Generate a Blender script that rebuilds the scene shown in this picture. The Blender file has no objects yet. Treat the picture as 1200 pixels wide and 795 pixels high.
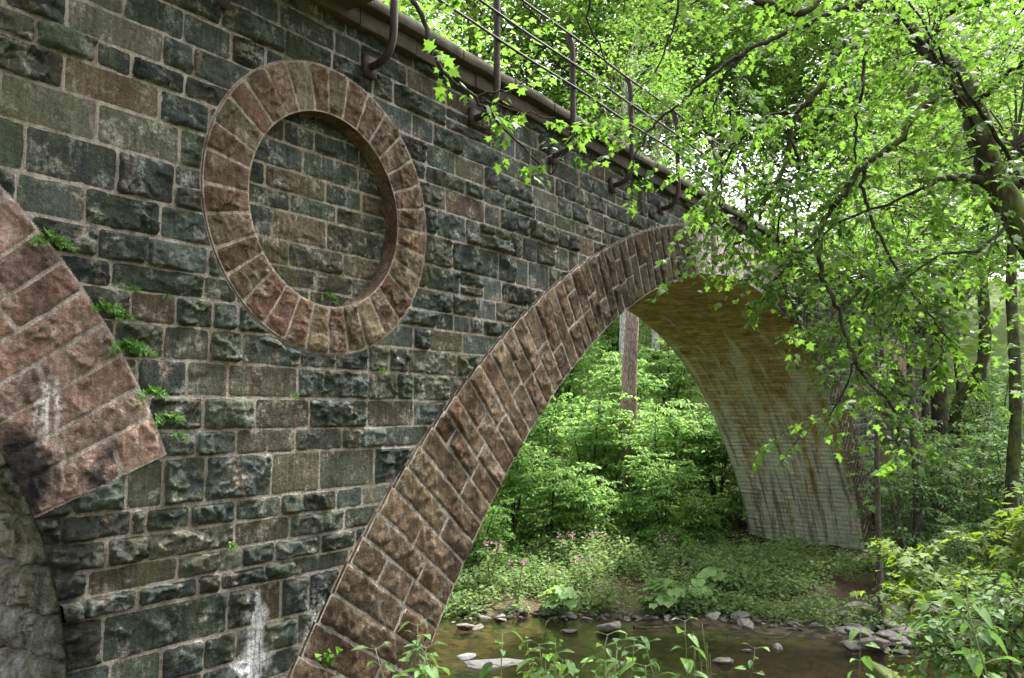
import bpy, math, random
import numpy as np
from mathutils import Matrix, Vector

random.seed(11)
rng = np.random.default_rng(11)
SC = bpy.context.scene
COL = SC.collection
TAU = 2 * math.pi

# ------------------------------------------------------------------ basics
def smooth(t):
    t = np.clip(t, 0, 1)
    return t * t * (3 - 2 * t)

def _hash(ix, iy, iz, seed):
    h = (ix.astype(np.int64) * 374761393 + iy.astype(np.int64) * 668265263 + iz.astype(np.int64) * 2147483647 + seed * 1274126177) & 0xFFFFFFFF
    h = ((h ^ (h >> 13)) * 1274126177) & 0xFFFFFFFF
    h = ((h ^ (h >> 16)) * 2246822519) & 0xFFFFFFFF
    return (h ^ (h >> 15)) / 4294967295.0

def vnoise(P, seed=0):
    P = np.asarray(P, float)
    i = np.floor(P).astype(np.int64); f = P - i; f = f * f * (3 - 2 * f)
    r = 0
    for dx in (0, 1):
        wx = f[:, 0] if dx else 1 - f[:, 0]
        for dy in (0, 1):
            wy = f[:, 1] if dy else 1 - f[:, 1]
            for dz in (0, 1):
                wz = f[:, 2] if dz else 1 - f[:, 2]
                r = r + wx * wy * wz * _hash(i[:, 0] + dx, i[:, 1] + dy, i[:, 2] + dz, seed)
    return r * 2 - 1

def fbm(P, octs=4, seed=0):
    P = np.asarray(P, float); a, s, t = 1.0, 0, 0
    for k in range(octs):
        s = s + a * vnoise(P * (2.03 ** k) + 17.3 * k, seed + k); t += a; a *= 0.5
    return s / t

def mesh_np(name, V, polys, attrs=None, smooth_shade=False, uv=None):
    """V (n,3); polys: list of int arrays (k,m); attrs: name -> (n,) or (n,4)"""
    me = bpy.data.meshes.new(name)
    V = np.asarray(V, np.float32)
    polys = [np.asarray(p, np.int32) for p in polys if len(p)]
    idx = np.concatenate([p.ravel() for p in polys])
    tot = np.concatenate([np.full(len(p), p.shape[1], np.int32) for p in polys])
    start = np.concatenate([[0], np.cumsum(tot)[:-1]]).astype(np.int32)
    me.vertices.add(len(V)); me.vertices.foreach_set('co', V.ravel())
    me.loops.add(len(idx)); me.loops.foreach_set('vertex_index', idx)
    me.polygons.add(len(tot)); me.polygons.foreach_set('loop_start', start)
    if smooth_shade:
        me.polygons.foreach_set('use_smooth', np.ones(len(tot), bool))
    for k, a in (attrs or {}).items():
        a = np.asarray(a, np.float32)
        if a.ndim == 1:
            at = me.attributes.new(k, 'FLOAT', 'POINT'); at.data.foreach_set('value', a)
        else:
            at = me.attributes.new(k, 'FLOAT_COLOR', 'POINT'); at.data.foreach_set('color', a.ravel())
    if uv is not None:
        l = me.uv_layers.new(name='UVMap'); l.data.foreach_set('uv', np.asarray(uv, np.float32)[idx].ravel())
    me.update(calc_edges=True)
    return me

def link(name, me, mat=None, parent=None):
    o = bpy.data.objects.new(name, me); COL.objects.link(o)
    if mat is not None and me is not None and len(me.materials) == 0:
        me.materials.append(mat)
    if parent is not None:
        o.parent = parent
        o.matrix_parent_inverse = Matrix.Translation(-parent.location)
    return o

def tag(o, label=None, cat=None, group=None, kind=None):
    if label: o['label'] = label
    if cat: o['category'] = cat
    if group: o['group'] = group
    if kind: o['kind'] = kind
    return o

def empty(name, loc=(0, 0, 0)):
    o = bpy.data.objects.new(name, None); COL.objects.link(o)
    o.location = loc; o.empty_display_size = 0.2
    return o

def copy_tree(o, parent=None):
    c = o.copy(); COL.objects.link(c)
    if parent is not None:
        c.parent = parent
    for ch in o.children:
        copy_tree(ch, c)
    return c

class MB:
    """collects pieces of one mesh"""
    def __init__(s): s.V = []; s.F = {}; s.A = {}; s.n = 0
    def add(s, V, polys, **attrs):
        V = np.asarray(V, float); s.V.append(V)
        for p in polys:
            p = np.asarray(p, np.int64)
            if len(p): s.F.setdefault(p.shape[1], []).append(p + s.n)
        for k, a in attrs.items():
            a = np.asarray(a, float)
            if a.ndim == 0 or (a.ndim == 1 and len(a) == 4 and len(V) != 4):
                a = np.broadcast_to(a, (len(V),) + a.shape)
            s.A.setdefault(k, []).append(a)
        s.n += len(V)
    def mesh(s, name, smooth_shade=False):
        return mesh_np(name, np.concatenate(s.V), [np.concatenate(f) for f in s.F.values()],
                       {k: np.concatenate(a) for k, a in s.A.items()}, smooth_shade)
    def build(s, name, mat, parent=None, smooth_shade=False):
        return link(name, s.mesh(name, smooth_shade), mat, parent)

def tube_arrays(path, rad, n=6, wob=0.0, cap=True):
    P = np.asarray(path, float); k = len(P)
    R = np.broadcast_to(np.asarray(rad, float), (k,))
    T = np.gradient(P, axis=0); T /= np.linalg.norm(T, axis=1, keepdims=True) + 1e-9
    ref = np.array([0, 0, 1.0]) if abs(T[0, 2]) < 0.9 else np.array([1.0, 0, 0])
    V = []
    u = np.cross(T[0], ref); u /= np.linalg.norm(u)
    ang = np.arange(n) / n * TAU
    for i in range(k):
        u = u - T[i] * (u @ T[i]); u /= np.linalg.norm(u) + 1e-9
        w = np.cross(T[i], u)
        rr = R[i] * (1 + (wob * np.sin(ang * 2 + i * 1.7) if wob else 0))
        V.append(P[i] + np.outer(np.cos(ang) * rr, u) + np.outer(np.sin(ang) * rr, w))
    V = np.concatenate(V)
    a = np.arange(k - 1)[:, None] * n + np.arange(n)[None]
    b = np.arange(k - 1)[:, None] * n + (np.arange(n)[None] + 1) % n
    Q = np.stack([a, b, b + n, a + n], -1).reshape(-1, 4)
    polys = [Q]
    if cap:
        polys.append(np.array([list(range((k - 1) * n, k * n))])); polys.append(np.array([list(range(n))[::-1]]))
    return V, polys

def spline(pts, m=6):
    P = np.asarray(pts, float)
    if len(P) < 3:
        return P
    E = np.concatenate([[2 * P[0] - P[1]], P, [2 * P[-1] - P[-2]]])
    out = []
    for i in range(1, len(E) - 2):
        t = np.linspace(0, 1, m, endpoint=False)[:, None]
        a, b, c, d = E[i - 1], E[i], E[i + 1], E[i + 2]
        out.append(.5 * (2 * b + (c - a) * t + (2 * a - 5 * b + 4 * c - d) * t ** 2 + (3 * b - a - 3 * c + d) * t ** 3))
    out.append(P[-1:])
    return np.concatenate(out)

# ------------------------------------------------------------------ camera (solved from the photograph)
YAW, PIT, ROL, FPX = 0.960952, 0.093223, -0.003454, 951.914
fw = np.array([math.sin(YAW) * math.cos(PIT), math.cos(YAW) * math.cos(PIT), math.sin(PIT)])
r0 = np.array([math.cos(YAW), -math.sin(YAW), 0.0]); u0 = np.cross(r0, fw)
cr = r0 * math.cos(ROL) + u0 * math.sin(ROL); cu = -r0 * math.sin(ROL) + u0 * math.cos(ROL)
cam = bpy.data.cameras.new('camera'); cam.lens = FPX / 1200 * 36; cam.sensor_width = 36
cam.clip_end = 2000; cam.clip_start = 0.05
co = bpy.data.objects.new('camera', cam); COL.objects.link(co)
co.matrix_world = Matrix(((cr[0], cu[0], -fw[0], 0), (cr[1], cu[1], -fw[1], 0), (cr[2], cu[2], -fw[2], 0), (0, 0, 0, 1)))
SC.camera = co

def ray(px, py):
    return ((px - 600) * cr - (py - 397.5) * cu) / FPX + fw
def at(px, py, dist):                       # a point seen at a pixel, at a horizontal distance
    d = ray(px, py); return d * (dist / math.hypot(d[0], d[1]))
def on_y(px, py, y):
    d = ray(px, py); return d * (y / d[1])

# ------------------------------------------------------------------ materials
def newmat(name):
    m = bpy.data.materials.new(name); m.use_nodes = True
    nt = m.node_tree; nt.nodes.clear()
    return m, nt
class G:
    def __init__(s, nt): s.nt = nt
    def n(s, t, **kw):
        nd = s.nt.nodes.new(t)
        for k, v in kw.items():
            if k == 'ins':
                for i, x in v.items():
                    if hasattr(x, 'is_linked') or isinstance(x, bpy.types.NodeSocket): s.nt.links.new(x, nd.inputs[i])
                    else: nd.inputs[i].default_value = x
            else: setattr(nd, k, v)
        return nd
    def noise(s, vec, scale, detail=4, rough=.55, out=0, dist=0):
        return s.n('ShaderNodeTexNoise', ins={'Vector': vec, 'Scale': scale, 'Detail': detail, 'Roughness': rough, 'Distortion': dist}).outputs[out]
    def ramp(s, fac, stops):
        nd = s.n('ShaderNodeValToRGB', ins={0: fac}); e = nd.color_ramp.elements
        while len(e) > 1: e.remove(e[-1])
        for i, (p, c) in enumerate(stops):
            c = (c, c, c, 1) if np.isscalar(c) else (*c, 1)[:4]
            if i == 0: e[0].position = p; e[0].color = c
            else: x = e.new(p); x.color = c
        return nd.outputs[0]
    def mix(s, fac, a, b, blend='MIX'):
        nd = s.n('ShaderNodeMix', data_type='RGBA', blend_type=blend)
        for i, x in ((0, fac), (6, a), (7, b)):
            if isinstance(x, bpy.types.NodeSocket): s.nt.links.new(x, nd.inputs[i])
            else: nd.inputs[i].default_value = x if i == 0 else (*x, 1)[:4]
        return nd.outputs[2]
    def math(s, op, a, b=0.0, c=0.0, clamp=False):
        nd = s.n('ShaderNodeMath', operation=op, use_clamp=clamp)
        for i, x in enumerate((a, b, c)):
            if isinstance(x, bpy.types.NodeSocket): s.nt.links.new(x, nd.inputs[i])
            else: nd.inputs[i].default_value = x
        return nd.outputs[0]
    def mapv(s, vec, sc=(1, 1, 1), loc=(0, 0, 0), rot=(0, 0, 0)):
        return s.n('ShaderNodeMapping', ins={'Vector': vec, 'Scale': sc, 'Location': loc, 'Rotation': rot}).outputs[0]
    def geo(s): return s.n('ShaderNodeNewGeometry').outputs['Position']
    def obj(s): return s.n('ShaderNodeTexCoord').outputs['Object']
    def attr(s, name, out='Color'): return s.n('ShaderNodeAttribute', attribute_name=name).outputs[out]
    def out(s, sh): s.n('ShaderNodeOutputMaterial', ins={0: sh})
    def bump(s, h, strength=.5, dist=.01): return s.n('ShaderNodeBump', ins={'Height': h, 'Strength': strength, 'Distance': dist}).outputs[0]
    def bsdf(s, col, rough=.9, normal=None, spec=.3):
        i = {'Base Color': col, 'Roughness': rough, 'Specular IOR Level': spec}
        if normal is not None: i['Normal'] = normal
        return s.n('ShaderNodeBsdfPrincipled', ins=i).outputs[0]

def stone_mat(name, mortar, rust=.4, pale=.35, moss=.15, grime=.5, mode='wall'):
    """masonry: stone colour and joint mask come per block from 'col'; weathering is procedural"""
    m, nt = newmat(name); g = G(nt); P = g.obj()
    at_ = g.n('ShaderNodeAttribute', attribute_name='col'); col = at_.outputs['Color']; mo = at_.outputs['Alpha']
    n1 = g.noise(P, 3.5, 8, .62); n2 = g.noise(P, 26, 6, .65); n3 = g.noise(g.mapv(P, (9, 9, .9)), 1.0, 6, .6)
    n4 = g.noise(g.mapv(P, (1, 1, 1), (7, 3, 1)), 5.2, 7, .68); n5 = g.noise(g.mapv(P, (16, 16, 1.3), (3, 1, 5)), 1.0, 5, .6)
    c = g.mix(1.0, col, g.ramp(n1, [(.25, .55), (.5, 1.0), (.78, 1.5)]), 'MULTIPLY')
    c = g.mix(1.0, c, g.ramp(n2, [(.25, .62), (.55, 1.05), (.8, 1.45)]), 'MULTIPLY')
    # rust-brown run-off
    f = g.math('MULTIPLY', g.ramp(n3, [(.52, 0), (.68, 1)]), g.ramp(n4, [(.45, 0), (.62, 1)]))
    c = g.mix(g.math('MULTIPLY', f, rust), c, (.10, .058, .032))
    # pale crust and lichen
    f = g.ramp(n4, [(.52, 0), (.63, 1)])
    f = g.math('MULTIPLY', f, g.ramp(n2, [(.38, 0), (.58, 1)]))
    c = g.mix(g.math('MULTIPLY', f, pale), c, (.33, .33, .28))
    # thin white lime drips
    f = g.math('MULTIPLY', g.ramp(n5, [(.60, 0), (.70, 1)]), g.ramp(n1, [(.5, 0), (.66, 1)]))
    c = g.mix(g.math('MULTIPLY', f, pale * .9), c, (.42, .42, .38))
    nd_ = g.noise(g.mapv(P, (1.6, 1.6, .28), (4, 2, 8)), 1.0, 5, .6)
    c = g.mix(1.0, c, g.ramp(nd_, [(.30, .55), (.5, 1.0), (.72, 1.3)]), 'MULTIPLY')
    # joints
    mc = g.mix(1.0, mortar, g.ramp(g.noise(P, 9, 6, .6), [(.28, .45), (.5, .95), (.75, 1.25)]), 'MULTIPLY')
    mc = g.mix(g.math('MULTIPLY', g.ramp(n3, [(.5, 0), (.66, 1)]), .6), mc, (.13, .088, .055))
    mo2 = g.ramp(g.math('ADD', mo, g.math('MULTIPLY', g.math('SUBTRACT', n2, .5), .45)), [(.44, 0), (.54, 1)])
    c = g.mix(mo2, c, mc)
    # moss / algae
    nm = g.noise(g.mapv(P, (1, 1, .7), (2, 9, 4)), 2.3, 8, .7)
    f = g.math('MULTIPLY', g.ramp(nm, [(.52, 0), (.68, 1)]), moss)
    c = g.mix(f, c, (.05, .062, .018))
    sx = g.n('ShaderNodeSeparateXYZ', ins={0: P}); X, Y, Z = sx.outputs
    if mode == 'wall':
        # one white lime run low on the wall, and damp dark soiling under the coping
        a = g.math('ABSOLUTE', g.math('ADD', g.math('SUBTRACT', X, 4.66), g.math('MULTIPLY', g.math('SUBTRACT', n1, .5), .75)))
        f = g.math('MULTIPLY', g.ramp(a, [(.03, .62), (.15, 0)]), g.ramp(g.math('ADD', Z, 2.5), [(.55, 1), (.98, .6), (1.0, 0)]))
        f = g.math('MULTIPLY', f, g.math('MULTIPLY', g.ramp(n2, [(.3, .1), (.5, 1)]), g.ramp(n5, [(.36, .15), (.5, 1)])))
        c = g.mix(f, c, (.72, .73, .75))
        a = g.math('ABSOLUTE', g.math('ADD', g.math('SUBTRACT', X, 5.32), g.math('MULTIPLY', g.math('SUBTRACT', n1, .5), .5)))
        f = g.math('MULTIPLY', g.ramp(a, [(.03, 1), (.12, 0)]), g.ramp(g.math('ADD', Z, 2.5), [(.5, 1), (1.2, 0)]))
        f = g.math('MULTIPLY', f, g.ramp(n2, [(.42, 0), (.6, 1)]))
        c = g.mix(f, c, (.72, .73, .75))
        a = g.math('ABSOLUTE', g.math('ADD', g.math('SUBTRACT', X, 2.92), g.math('MULTIPLY', g.math('SUBTRACT', n1, .5), .45)))
        f = g.math('MULTIPLY', g.ramp(a, [(.14, 1), (.30, 0)]), g.ramp(g.math('ADD', g.math('MULTIPLY', Z, -1), -.30), [(0, 0), (.25, 1)]))
        c = g.mix(g.math('MULTIPLY', f, .9), c, (.014, .015, .013))
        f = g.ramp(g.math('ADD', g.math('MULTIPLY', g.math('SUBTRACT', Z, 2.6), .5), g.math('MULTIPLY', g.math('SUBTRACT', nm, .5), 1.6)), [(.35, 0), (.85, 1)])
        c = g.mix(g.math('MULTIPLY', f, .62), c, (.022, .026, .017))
    if mode == 'mossy':
        a = g.math('ADD', g.math('SUBTRACT', Y, 5.85), g.math('MULTIPLY', g.math('SUBTRACT', nm, .5), 1.1))
        f = g.math('MULTIPLY', g.ramp(a, [(.12, 1), (.42, 0)]), g.ramp(n3, [(.3, .5), (.55, 1)]))
        c = g.mix(g.math('MULTIPLY', f, .92), c, (.014, .015, .012))
    if mode == 'ring':
        # lime veil at the crown, black-brown algae on the haunch, yellow moss on top
        a = g.math('ADD', g.math('MULTIPLY', g.math('SUBTRACT', X, 9.6), .22), g.math('MULTIPLY', g.math('SUBTRACT', nm, .5), 1.1))
        f = g.math('MULTIPLY', g.ramp(a, [(.05, 0), (.3, 1)]), g.ramp(X.node.outputs[0], [(.0, 1), (1, 1)]))
        f = g.math('MULTIPLY', f, g.ramp(g.noise(g.mapv(P, (5, 5, .5), (6, 2, 2)), 1.0, 5, .6), [(.34, .55), (.56, 1)]))
        f = g.math('MULTIPLY', f, g.math('SUBTRACT', 1.0, g.math('MULTIPLY', mo2, .55)))
        c = g.mix(g.math('MULTIPLY', f, .92), c, (.020, .017, .009))
        f = g.math('MULTIPLY', g.ramp(nm, [(.5, 0), (.62, 1)]), g.ramp(g.math('MULTIPLY', g.math('SUBTRACT', X, 7), .2), [(0, 0), (.6, 1)]))
        c = g.mix(g.math('MULTIPLY', f, .42), c, (.05, .036, .007))
        wx = g.math('SUBTRACT', X, 14.6)
        st = g.noise(g.mapv(P, (7.5, 7.5, .55), (1, 5, 2)), 1.0, 5, .62)
        f = g.ramp(g.math('ADD', g.math('MULTIPLY', wx, .035), g.math('SUBTRACT', st, .0)), [(.49, 0), (.57, 1)])
        f = g.math('MULTIPLY', f, g.math('MULTIPLY', g.ramp(g.math('MULTIPLY', wx, .5), [(.0, 0), (.35, 1)]), g.ramp(g.math('MULTIPLY', wx, .1), [(.28, 1), (.55, 0)])))
        c = g.mix(g.math('MULTIPLY', f, .9), c, (.55, .47, .42))
    if mode == 'springer':
        # black damp patch and a white lime run at the arch's foot
        nn = g.math('MULTIPLY', g.math('SUBTRACT', n1, .5), .7)
        a = g.math('ADD', g.math('SUBTRACT', X, 2.66), nn); b = g.math('ADD', g.math('ADD', Z, .42), nn)
        d = g.math('SQRT', g.math('ADD', g.math('MULTIPLY', a, a), g.math('MULTIPLY', g.math('MULTIPLY', b, b), .5)))
        c = g.mix(g.ramp(d, [(.17, .95), (.33, 0)]), c, (.012, .012, .013))
        a = g.math('ADD', g.math('SUBTRACT', X, 3.22), nn); b = g.math('ADD', g.math('ADD', Z, .50), nn)
        d = g.math('SQRT', g.math('ADD', g.math('MULTIPLY', g.math('MULTIPLY', a, a), 2), g.math('MULTIPLY', g.math('MULTIPLY', b, b), .5)))
        c = g.mix(g.ramp(d, [(.09, .9), (.17, 0)]), c, (.02, .019, .02))
        a = g.math('ADD', g.math('SUBTRACT', X, 2.84), g.math('MULTIPLY', nn, .4)); b = g.math('ADD', g.math('SUBTRACT', Z, .08), g.math('MULTIPLY', nn, .6))
        d = g.math('SQRT', g.math('ADD', g.math('MULTIPLY', g.math('MULTIPLY', a, a), 4), g.math('MULTIPLY', b, b)))
        c = g.mix(g.math('MULTIPLY', g.ramp(d, [(.10, .85), (.24, 0)]), g.math('MULTIPLY', g.ramp(n2, [(.36, 0), (.5, 1)]), g.ramp(n5, [(.38, .1), (.52, 1)]))), c, (.55, .55, .54))
    n6 = g.noise(P, 60, 6, .7); n7 = g.noise(g.mapv(P, (30, 30, 4), (1, 1, 3)), 1.0, 5, .65)
    c = g.mix(1.0, c, g.ramp(n6, [(.28, .62), (.5, 1.0), (.72, 1.4)]), 'MULTIPLY')
    c = g.mix(1.0, c, g.ramp(n7, [(.3, .7), (.5, 1.0), (.72, 1.4)]), 'MULTIPLY')
    h = g.math('ADD', g.math('MULTIPLY', g.noise(P, 16, 10, .72), .65), g.math('MULTIPLY', n6, .3))
    g.out(g.bsdf(c, .85, g.bump(h, 1.0, .07), .09))
    return m

def vault_mat():
    m, nt = newmat('vault_stone'); g = G(nt); P = g.obj()
    at_ = g.n('ShaderNodeAttribute', attribute_name='col'); col = at_.outputs['Color']; mo = at_.outputs['Alpha']
    lv = g.attr('arc', 'Fac'); sx = g.n('ShaderNodeSeparateXYZ', ins={0: P}); X, Y, Z = sx.outputs
    v = g.n('ShaderNodeCombineXYZ', ins={0: Y, 1: lv, 2: 0.0}).outputs[0]
    n1 = g.noise(P, 4, 7, .6); n2 = g.noise(P, 22, 6, .6)
    c = g.mix(1.0, col, g.ramp(n1, [(.25, .6), (.5, 1.0), (.75, 1.4)]), 'MULTIPLY')
    c = g.mix(1.0, c, g.ramp(n2, [(.25, .7), (.55, 1.05), (.8, 1.35)]), 'MULTIPLY')
    s1 = g.noise(g.mapv(v, (3.0, .25, 1)), 1.0, 6, .62); s2 = g.noise(g.mapv(v, (5.5, .35, 1), (3, 1, 0)), 1.0, 5, .6)
    s3 = g.noise(g.mapv(v, (1.3, .35, 1), (9, 4, 0)), 1.0, 3, .5)
    # lime: grows towards the springing (arc = metres from the crown)
    low = g.ramp(g.math('MULTIPLY', g.math('SUBTRACT', lv, 2.5), .083), [(0, 0), (.30, .12), (.5, .15), (.75, .20), (1, .23)])
    f = g.ramp(g.math('ADD', g.math('ADD', g.math('MULTIPLY', s1, .6), g.math('MULTIPLY', s2, .4)), g.math('ADD', low, g.math('MULTIPLY', g.math('SUBTRACT', s3, .5), .35))), [(.60, 0), (.68, 1)])
    f = g.math('MULTIPLY', f, g.ramp(n2, [(.26, .35), (.5, 1)]))
    c = g.mix(g.math('MULTIPLY', f, .92), c, (.60, .61, .55))
    f2 = g.math('MULTIPLY', g.ramp(s2, [(.50, 0), (.60, 1)]), g.ramp(g.math('MULTIPLY', lv, .08), [(.5, 0), (.8, 1)]))
    c = g.mix(g.math('MULTIPLY', f2, .72), c, (.13, .10, .05))
    c = g.mix(g.math('MULTIPLY', mo, .40), c, (.075, .062, .035))
    f3 = g.math('MULTIPLY', g.ramp(g.noise(P, 1.6, 7, .65), [(.52, 0), (.7, 1)]), .5)
    c = g.mix(g.math('MULTIPLY', f3, .6), c, (.09, .095, .035))
    g.out(g.bsdf(c, .9, g.bump(g.noise(P, 18, 9, .7), .8, .04), .1))
    return m

def leaf_mat(name, c1, c2, trans, tw=.5, rough=.58):
    trans = tuple(x * .8 for x in trans)
    m, nt = newmat(name); g = G(nt)
    r = g.attr('rnd', 'Fac'); oi = g.n('ShaderNodeObjectInfo').outputs['Random']
    f = g.math('ADD', g.math('MULTIPLY', r, .75), g.math('MULTIPLY', oi, .25))
    c = g.mix(g.ramp(f, [(.12, 0), (.85, 1)]), tuple(x * .8 for x in c1), tuple(x * 1.12 for x in c2))
    t = g.mix(1.0, g.mix(f, trans, tuple(x * 1.25 for x in trans)), g.ramp(r, [(0, .75), (1, 1.2)]), 'MULTIPLY')
    p = g.bsdf(c, rough, None, .22)
    tr = g.n('ShaderNodeBsdfTranslucent', ins={'Color': t}).outputs[0]
    g.out(g.n('ShaderNodeMixShader', ins={0: tw, 1: p, 2: tr}).outputs[0])
    return m

def bark_mat(name, c1, c2, moss=0.0, scale=9, mosscol=(.055, .075, .012)):
    m, nt = newmat(name); g = G(nt); P = g.obj()
    n = g.noise(g.mapv(P, (1, 1, .22)), scale, 7, .65); n2 = g.noise(P, 2.4, 6, .65)
    vr = g.n('ShaderNodeTexVoronoi', feature='DISTANCE_TO_EDGE', ins={'Vector': g.mapv(P, (1, 1, .3)), 'Scale': scale * 1.6}).outputs['Distance']
    c = g.mix(1.0, g.ramp(n, [(.3, c1), (.7, c2)]), g.ramp(vr, [(0, .45), (.22, 1.1)]), 'MULTIPLY')
    n = g.math('ADD', n, g.math('MULTIPLY', vr, .8))
    if moss:
        up = g.n('ShaderNodeSeparateXYZ', ins={0: g.n('ShaderNodeNewGeometry').outputs['Normal']}).outputs[2]
        f = g.ramp(g.math('ADD', g.math('MULTIPLY', up, .12), n2), [(.62 - moss * .3, 0), (.78 - moss * .3, 1)])
        c = g.mix(g.math('MULTIPLY', f, .85), c, g.mix(n, tuple(x * .6 for x in mosscol), tuple(x * 1.5 for x in mosscol)))
    g.out(g.bsdf(c, .92, g.bump(n, .8, .03), .2))
    return m

def flat_mat(name, c1, c2, scale=8, rough=.85, bump=.4, metal=0, stretch=(1, 1, 1), dist=.02):
    m, nt = newmat(name); g = G(nt); P = g.obj()
    n = g.noise(g.mapv(P, stretch), scale, 8, .65); n2 = g.noise(P, scale * .23, 4, .6)
    c = g.ramp(g.math('ADD', g.math('MULTIPLY', n, .6), g.math('MULTIPLY', n2, .4)), [(.34, c1), (.64, c2)])
    b = g.bsdf(c, rough, g.bump(n, bump, dist), .3); b.node.inputs['Metallic'].default_value = metal
    g.out(b); return m

def rock_mat(name, c1, c2, moss=.0):
    m, nt = newmat(name); g = G(nt); P = g.obj()
    oi = g.n('ShaderNodeObjectInfo').outputs['Random']
    Q = g.n('ShaderNodeVectorMath', operation='ADD', ins={0: P, 1: g.n('ShaderNodeCombineXYZ', ins={0: g.math('MULTIPLY', oi, 40)}).outputs[0]}).outputs[0]
    n = g.noise(Q, 3.2, 9, .68); n2 = g.noise(Q, 14, 5, .6)
    c = g.ramp(n, [(.3, c1), (.68, c2)])
    c = g.mix(1.0, c, g.ramp(oi, [(0, (.62, .6, .58)), (.5, (1, .95, .9)), (1, (1.35, 1.32, 1.3))]), 'MULTIPLY')
    c = g.mix(g.ramp(n2, [(.56, 0), (.7, .5)]), c, (.24, .235, .215))
    if moss:
        up = g.n('ShaderNodeSeparateXYZ', ins={0: g.n('ShaderNodeNewGeometry').outputs['Normal']}).outputs[2]
        f = g.ramp(g.math('ADD', g.math('MULTIPLY', up, .5), g.math('MULTIPLY', n, .6)), [(.55 - .3 * moss, 0), (.75 - .3 * moss, 1)])
        c = g.mix(f, c, g.mix(n2, (.028, .042, .008), (.075, .10, .016)))
    g.out(g.bsdf(c, .85, g.bump(n2, .6, .03), .3)); return m

def ground_mat():
    m, nt = newmat('forest_ground'); g = G(nt); P = g.geo()
    n1 = g.noise(P, .5, 6, .6); n2 = g.noise(P, 5, 8, .7); n3 = g.noise(P, 22, 5, .6)
    litter = g.n('ShaderNodeTexVoronoi', ins={'Vector': P, 'Scale': 14.0, 'Randomness': 1.0}).outputs['Color']
    lv = g.n('ShaderNodeSeparateColor', ins={0: litter}).outputs[0]
    c = g.ramp(n2, [(.3, (.028, .020, .013)), (.55, (.062, .044, .028)), (.75, (.10, .075, .05))])
    c = g.mix(g.ramp(lv, [(.55, 0), (.8, .7)]), c, (.115, .062, .033))
    c = g.mix(g.ramp(g.math('ADD', g.math('MULTIPLY', n1, .6), g.math('MULTIPLY', n2, .4)), [(.47, 0), (.6, .85)]), c, g.mix(n3, (.03, .055, .012), (.07, .11, .02)))
    z = g.n('ShaderNodeSeparateXYZ', ins={0: P}).outputs[2]
    f = g.ramp(g.math('MULTIPLY', g.math('ADD', z, 2.5), .1), [(0, 0), (.25, 1)])      # open grassy slope higher up the hill
    c = g.mix(g.math('MULTIPLY', f, g.ramp(n2, [(.3, .55), (.6, 1)])), c, g.mix(n1, (.06, .105, .022), (.13, .17, .05)))
    f = g.ramp(g.math('MULTIPLY', g.math('ADD', z, 5.4), 1.0), [(.3, 1), (.62, 0)])    # gravelly stream bed
    peb = g.n('ShaderNodeTexVoronoi', ins={'Vector': P, 'Scale': 5.5}).outputs['Color']
    pv = g.n('ShaderNodeSeparateColor', ins={0: peb}).outputs[1]
    c = g.mix(f, c, g.mix(pv, (.036, .030, .019), (.13, .108, .072)))
    g.out(g.bsdf(c, .95, g.bump(g.math('ADD', n2, g.math('MULTIPLY', lv, .4)), .7, .05), .2)); return m

def water_mat():
    m, nt = newmat('stream_water'); g = G(nt); P = g.geo()
    h = g.math('ADD', g.noise(g.mapv(P, (1, 1.6, 1), rot=(0, 0, .5)), 2.2, 4, .55), g.math('MULTIPLY', g.noise(P, 9, 3, .5), .25))
    nrm = g.bump(h, .3, .05)
    fr = g.n('ShaderNodeFresnel', ins={'IOR': 1.33, 'Normal': nrm}).outputs[0]
    tr = g.n('ShaderNodeBsdfTransparent', ins={'Color': (.68, .61, .45, 1)}).outputs[0]
    df = g.n('ShaderNodeBsdfDiffuse', ins={'Color': (.035, .032, .018, 1)}).outputs[0]
    mx = g.n('ShaderNodeMixShader', ins={0: .16, 1: tr, 2: df}).outputs[0]
    gl = g.n('ShaderNodeBsdfGlossy', ins={'Color': (1, 1, 1, 1), 'Roughness': .025, 'Normal': nrm}).outputs[0]
    g.out(g.n('ShaderNodeMixShader', ins={0: fr, 1: mx, 2: gl}).outputs[0]); return m

M = {}
M['wall'] = stone_mat('slate_masonry', (.25, .225, .19), rust=.8, pale=.48, moss=.5)
M['panel'] = stone_mat('panel_masonry', (.22, .20, .155), rust=.45, pale=.6, moss=.5, mode='panel')
M['ring'] = stone_mat('sandstone_ring', (.26, .235, .20), rust=.35, pale=.22, moss=.2, mode='ring')
M['springer'] = stone_mat('porphyry_ring', (.27, .235, .205), rust=.2, pale=.22, moss=.05, mode='springer')
M['roundel'] = stone_mat('roundel_stone', (.24, .20, .165), rust=.45, pale=.32, moss=.22, mode='roundel')
M['mossy'] = stone_mat('mossy_barrel_stone', (.16, .16, .14), rust=.1, pale=.75, moss=.85, mode='mossy')
M['vault'] = vault_mat()
M['coping'] = flat_mat('weathered_coping', (.010, .012, .007), (.07, .058, .042), 5, .95, .9)
M['cornice'] = flat_mat('cornice_stone', (.016, .015, .010), (.07, .056, .040), 5, .95, .8)
M['iron'] = flat_mat('rusted_iron', (.007, .005, .004), (.026, .015, .011), 14, .7, .4)
M['ballast'] = flat_mat('track_ballast', (.05, .05, .05), (.16, .15, .14), 16, .95, .9)
M['ground'] = ground_mat(); M['water'] = water_mat()
M['rock'] = rock_mat('stream_rock', (.075, .067, .058), (.22, .205, .188)); M['mossrock'] = rock_mat('mossy_rock', (.07, .065, .05), (.16, .15, .12), 1.0)
M['palerock'] = rock_mat('pale_rock', (.26, .25, .26), (.50, .48, .48))
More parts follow.
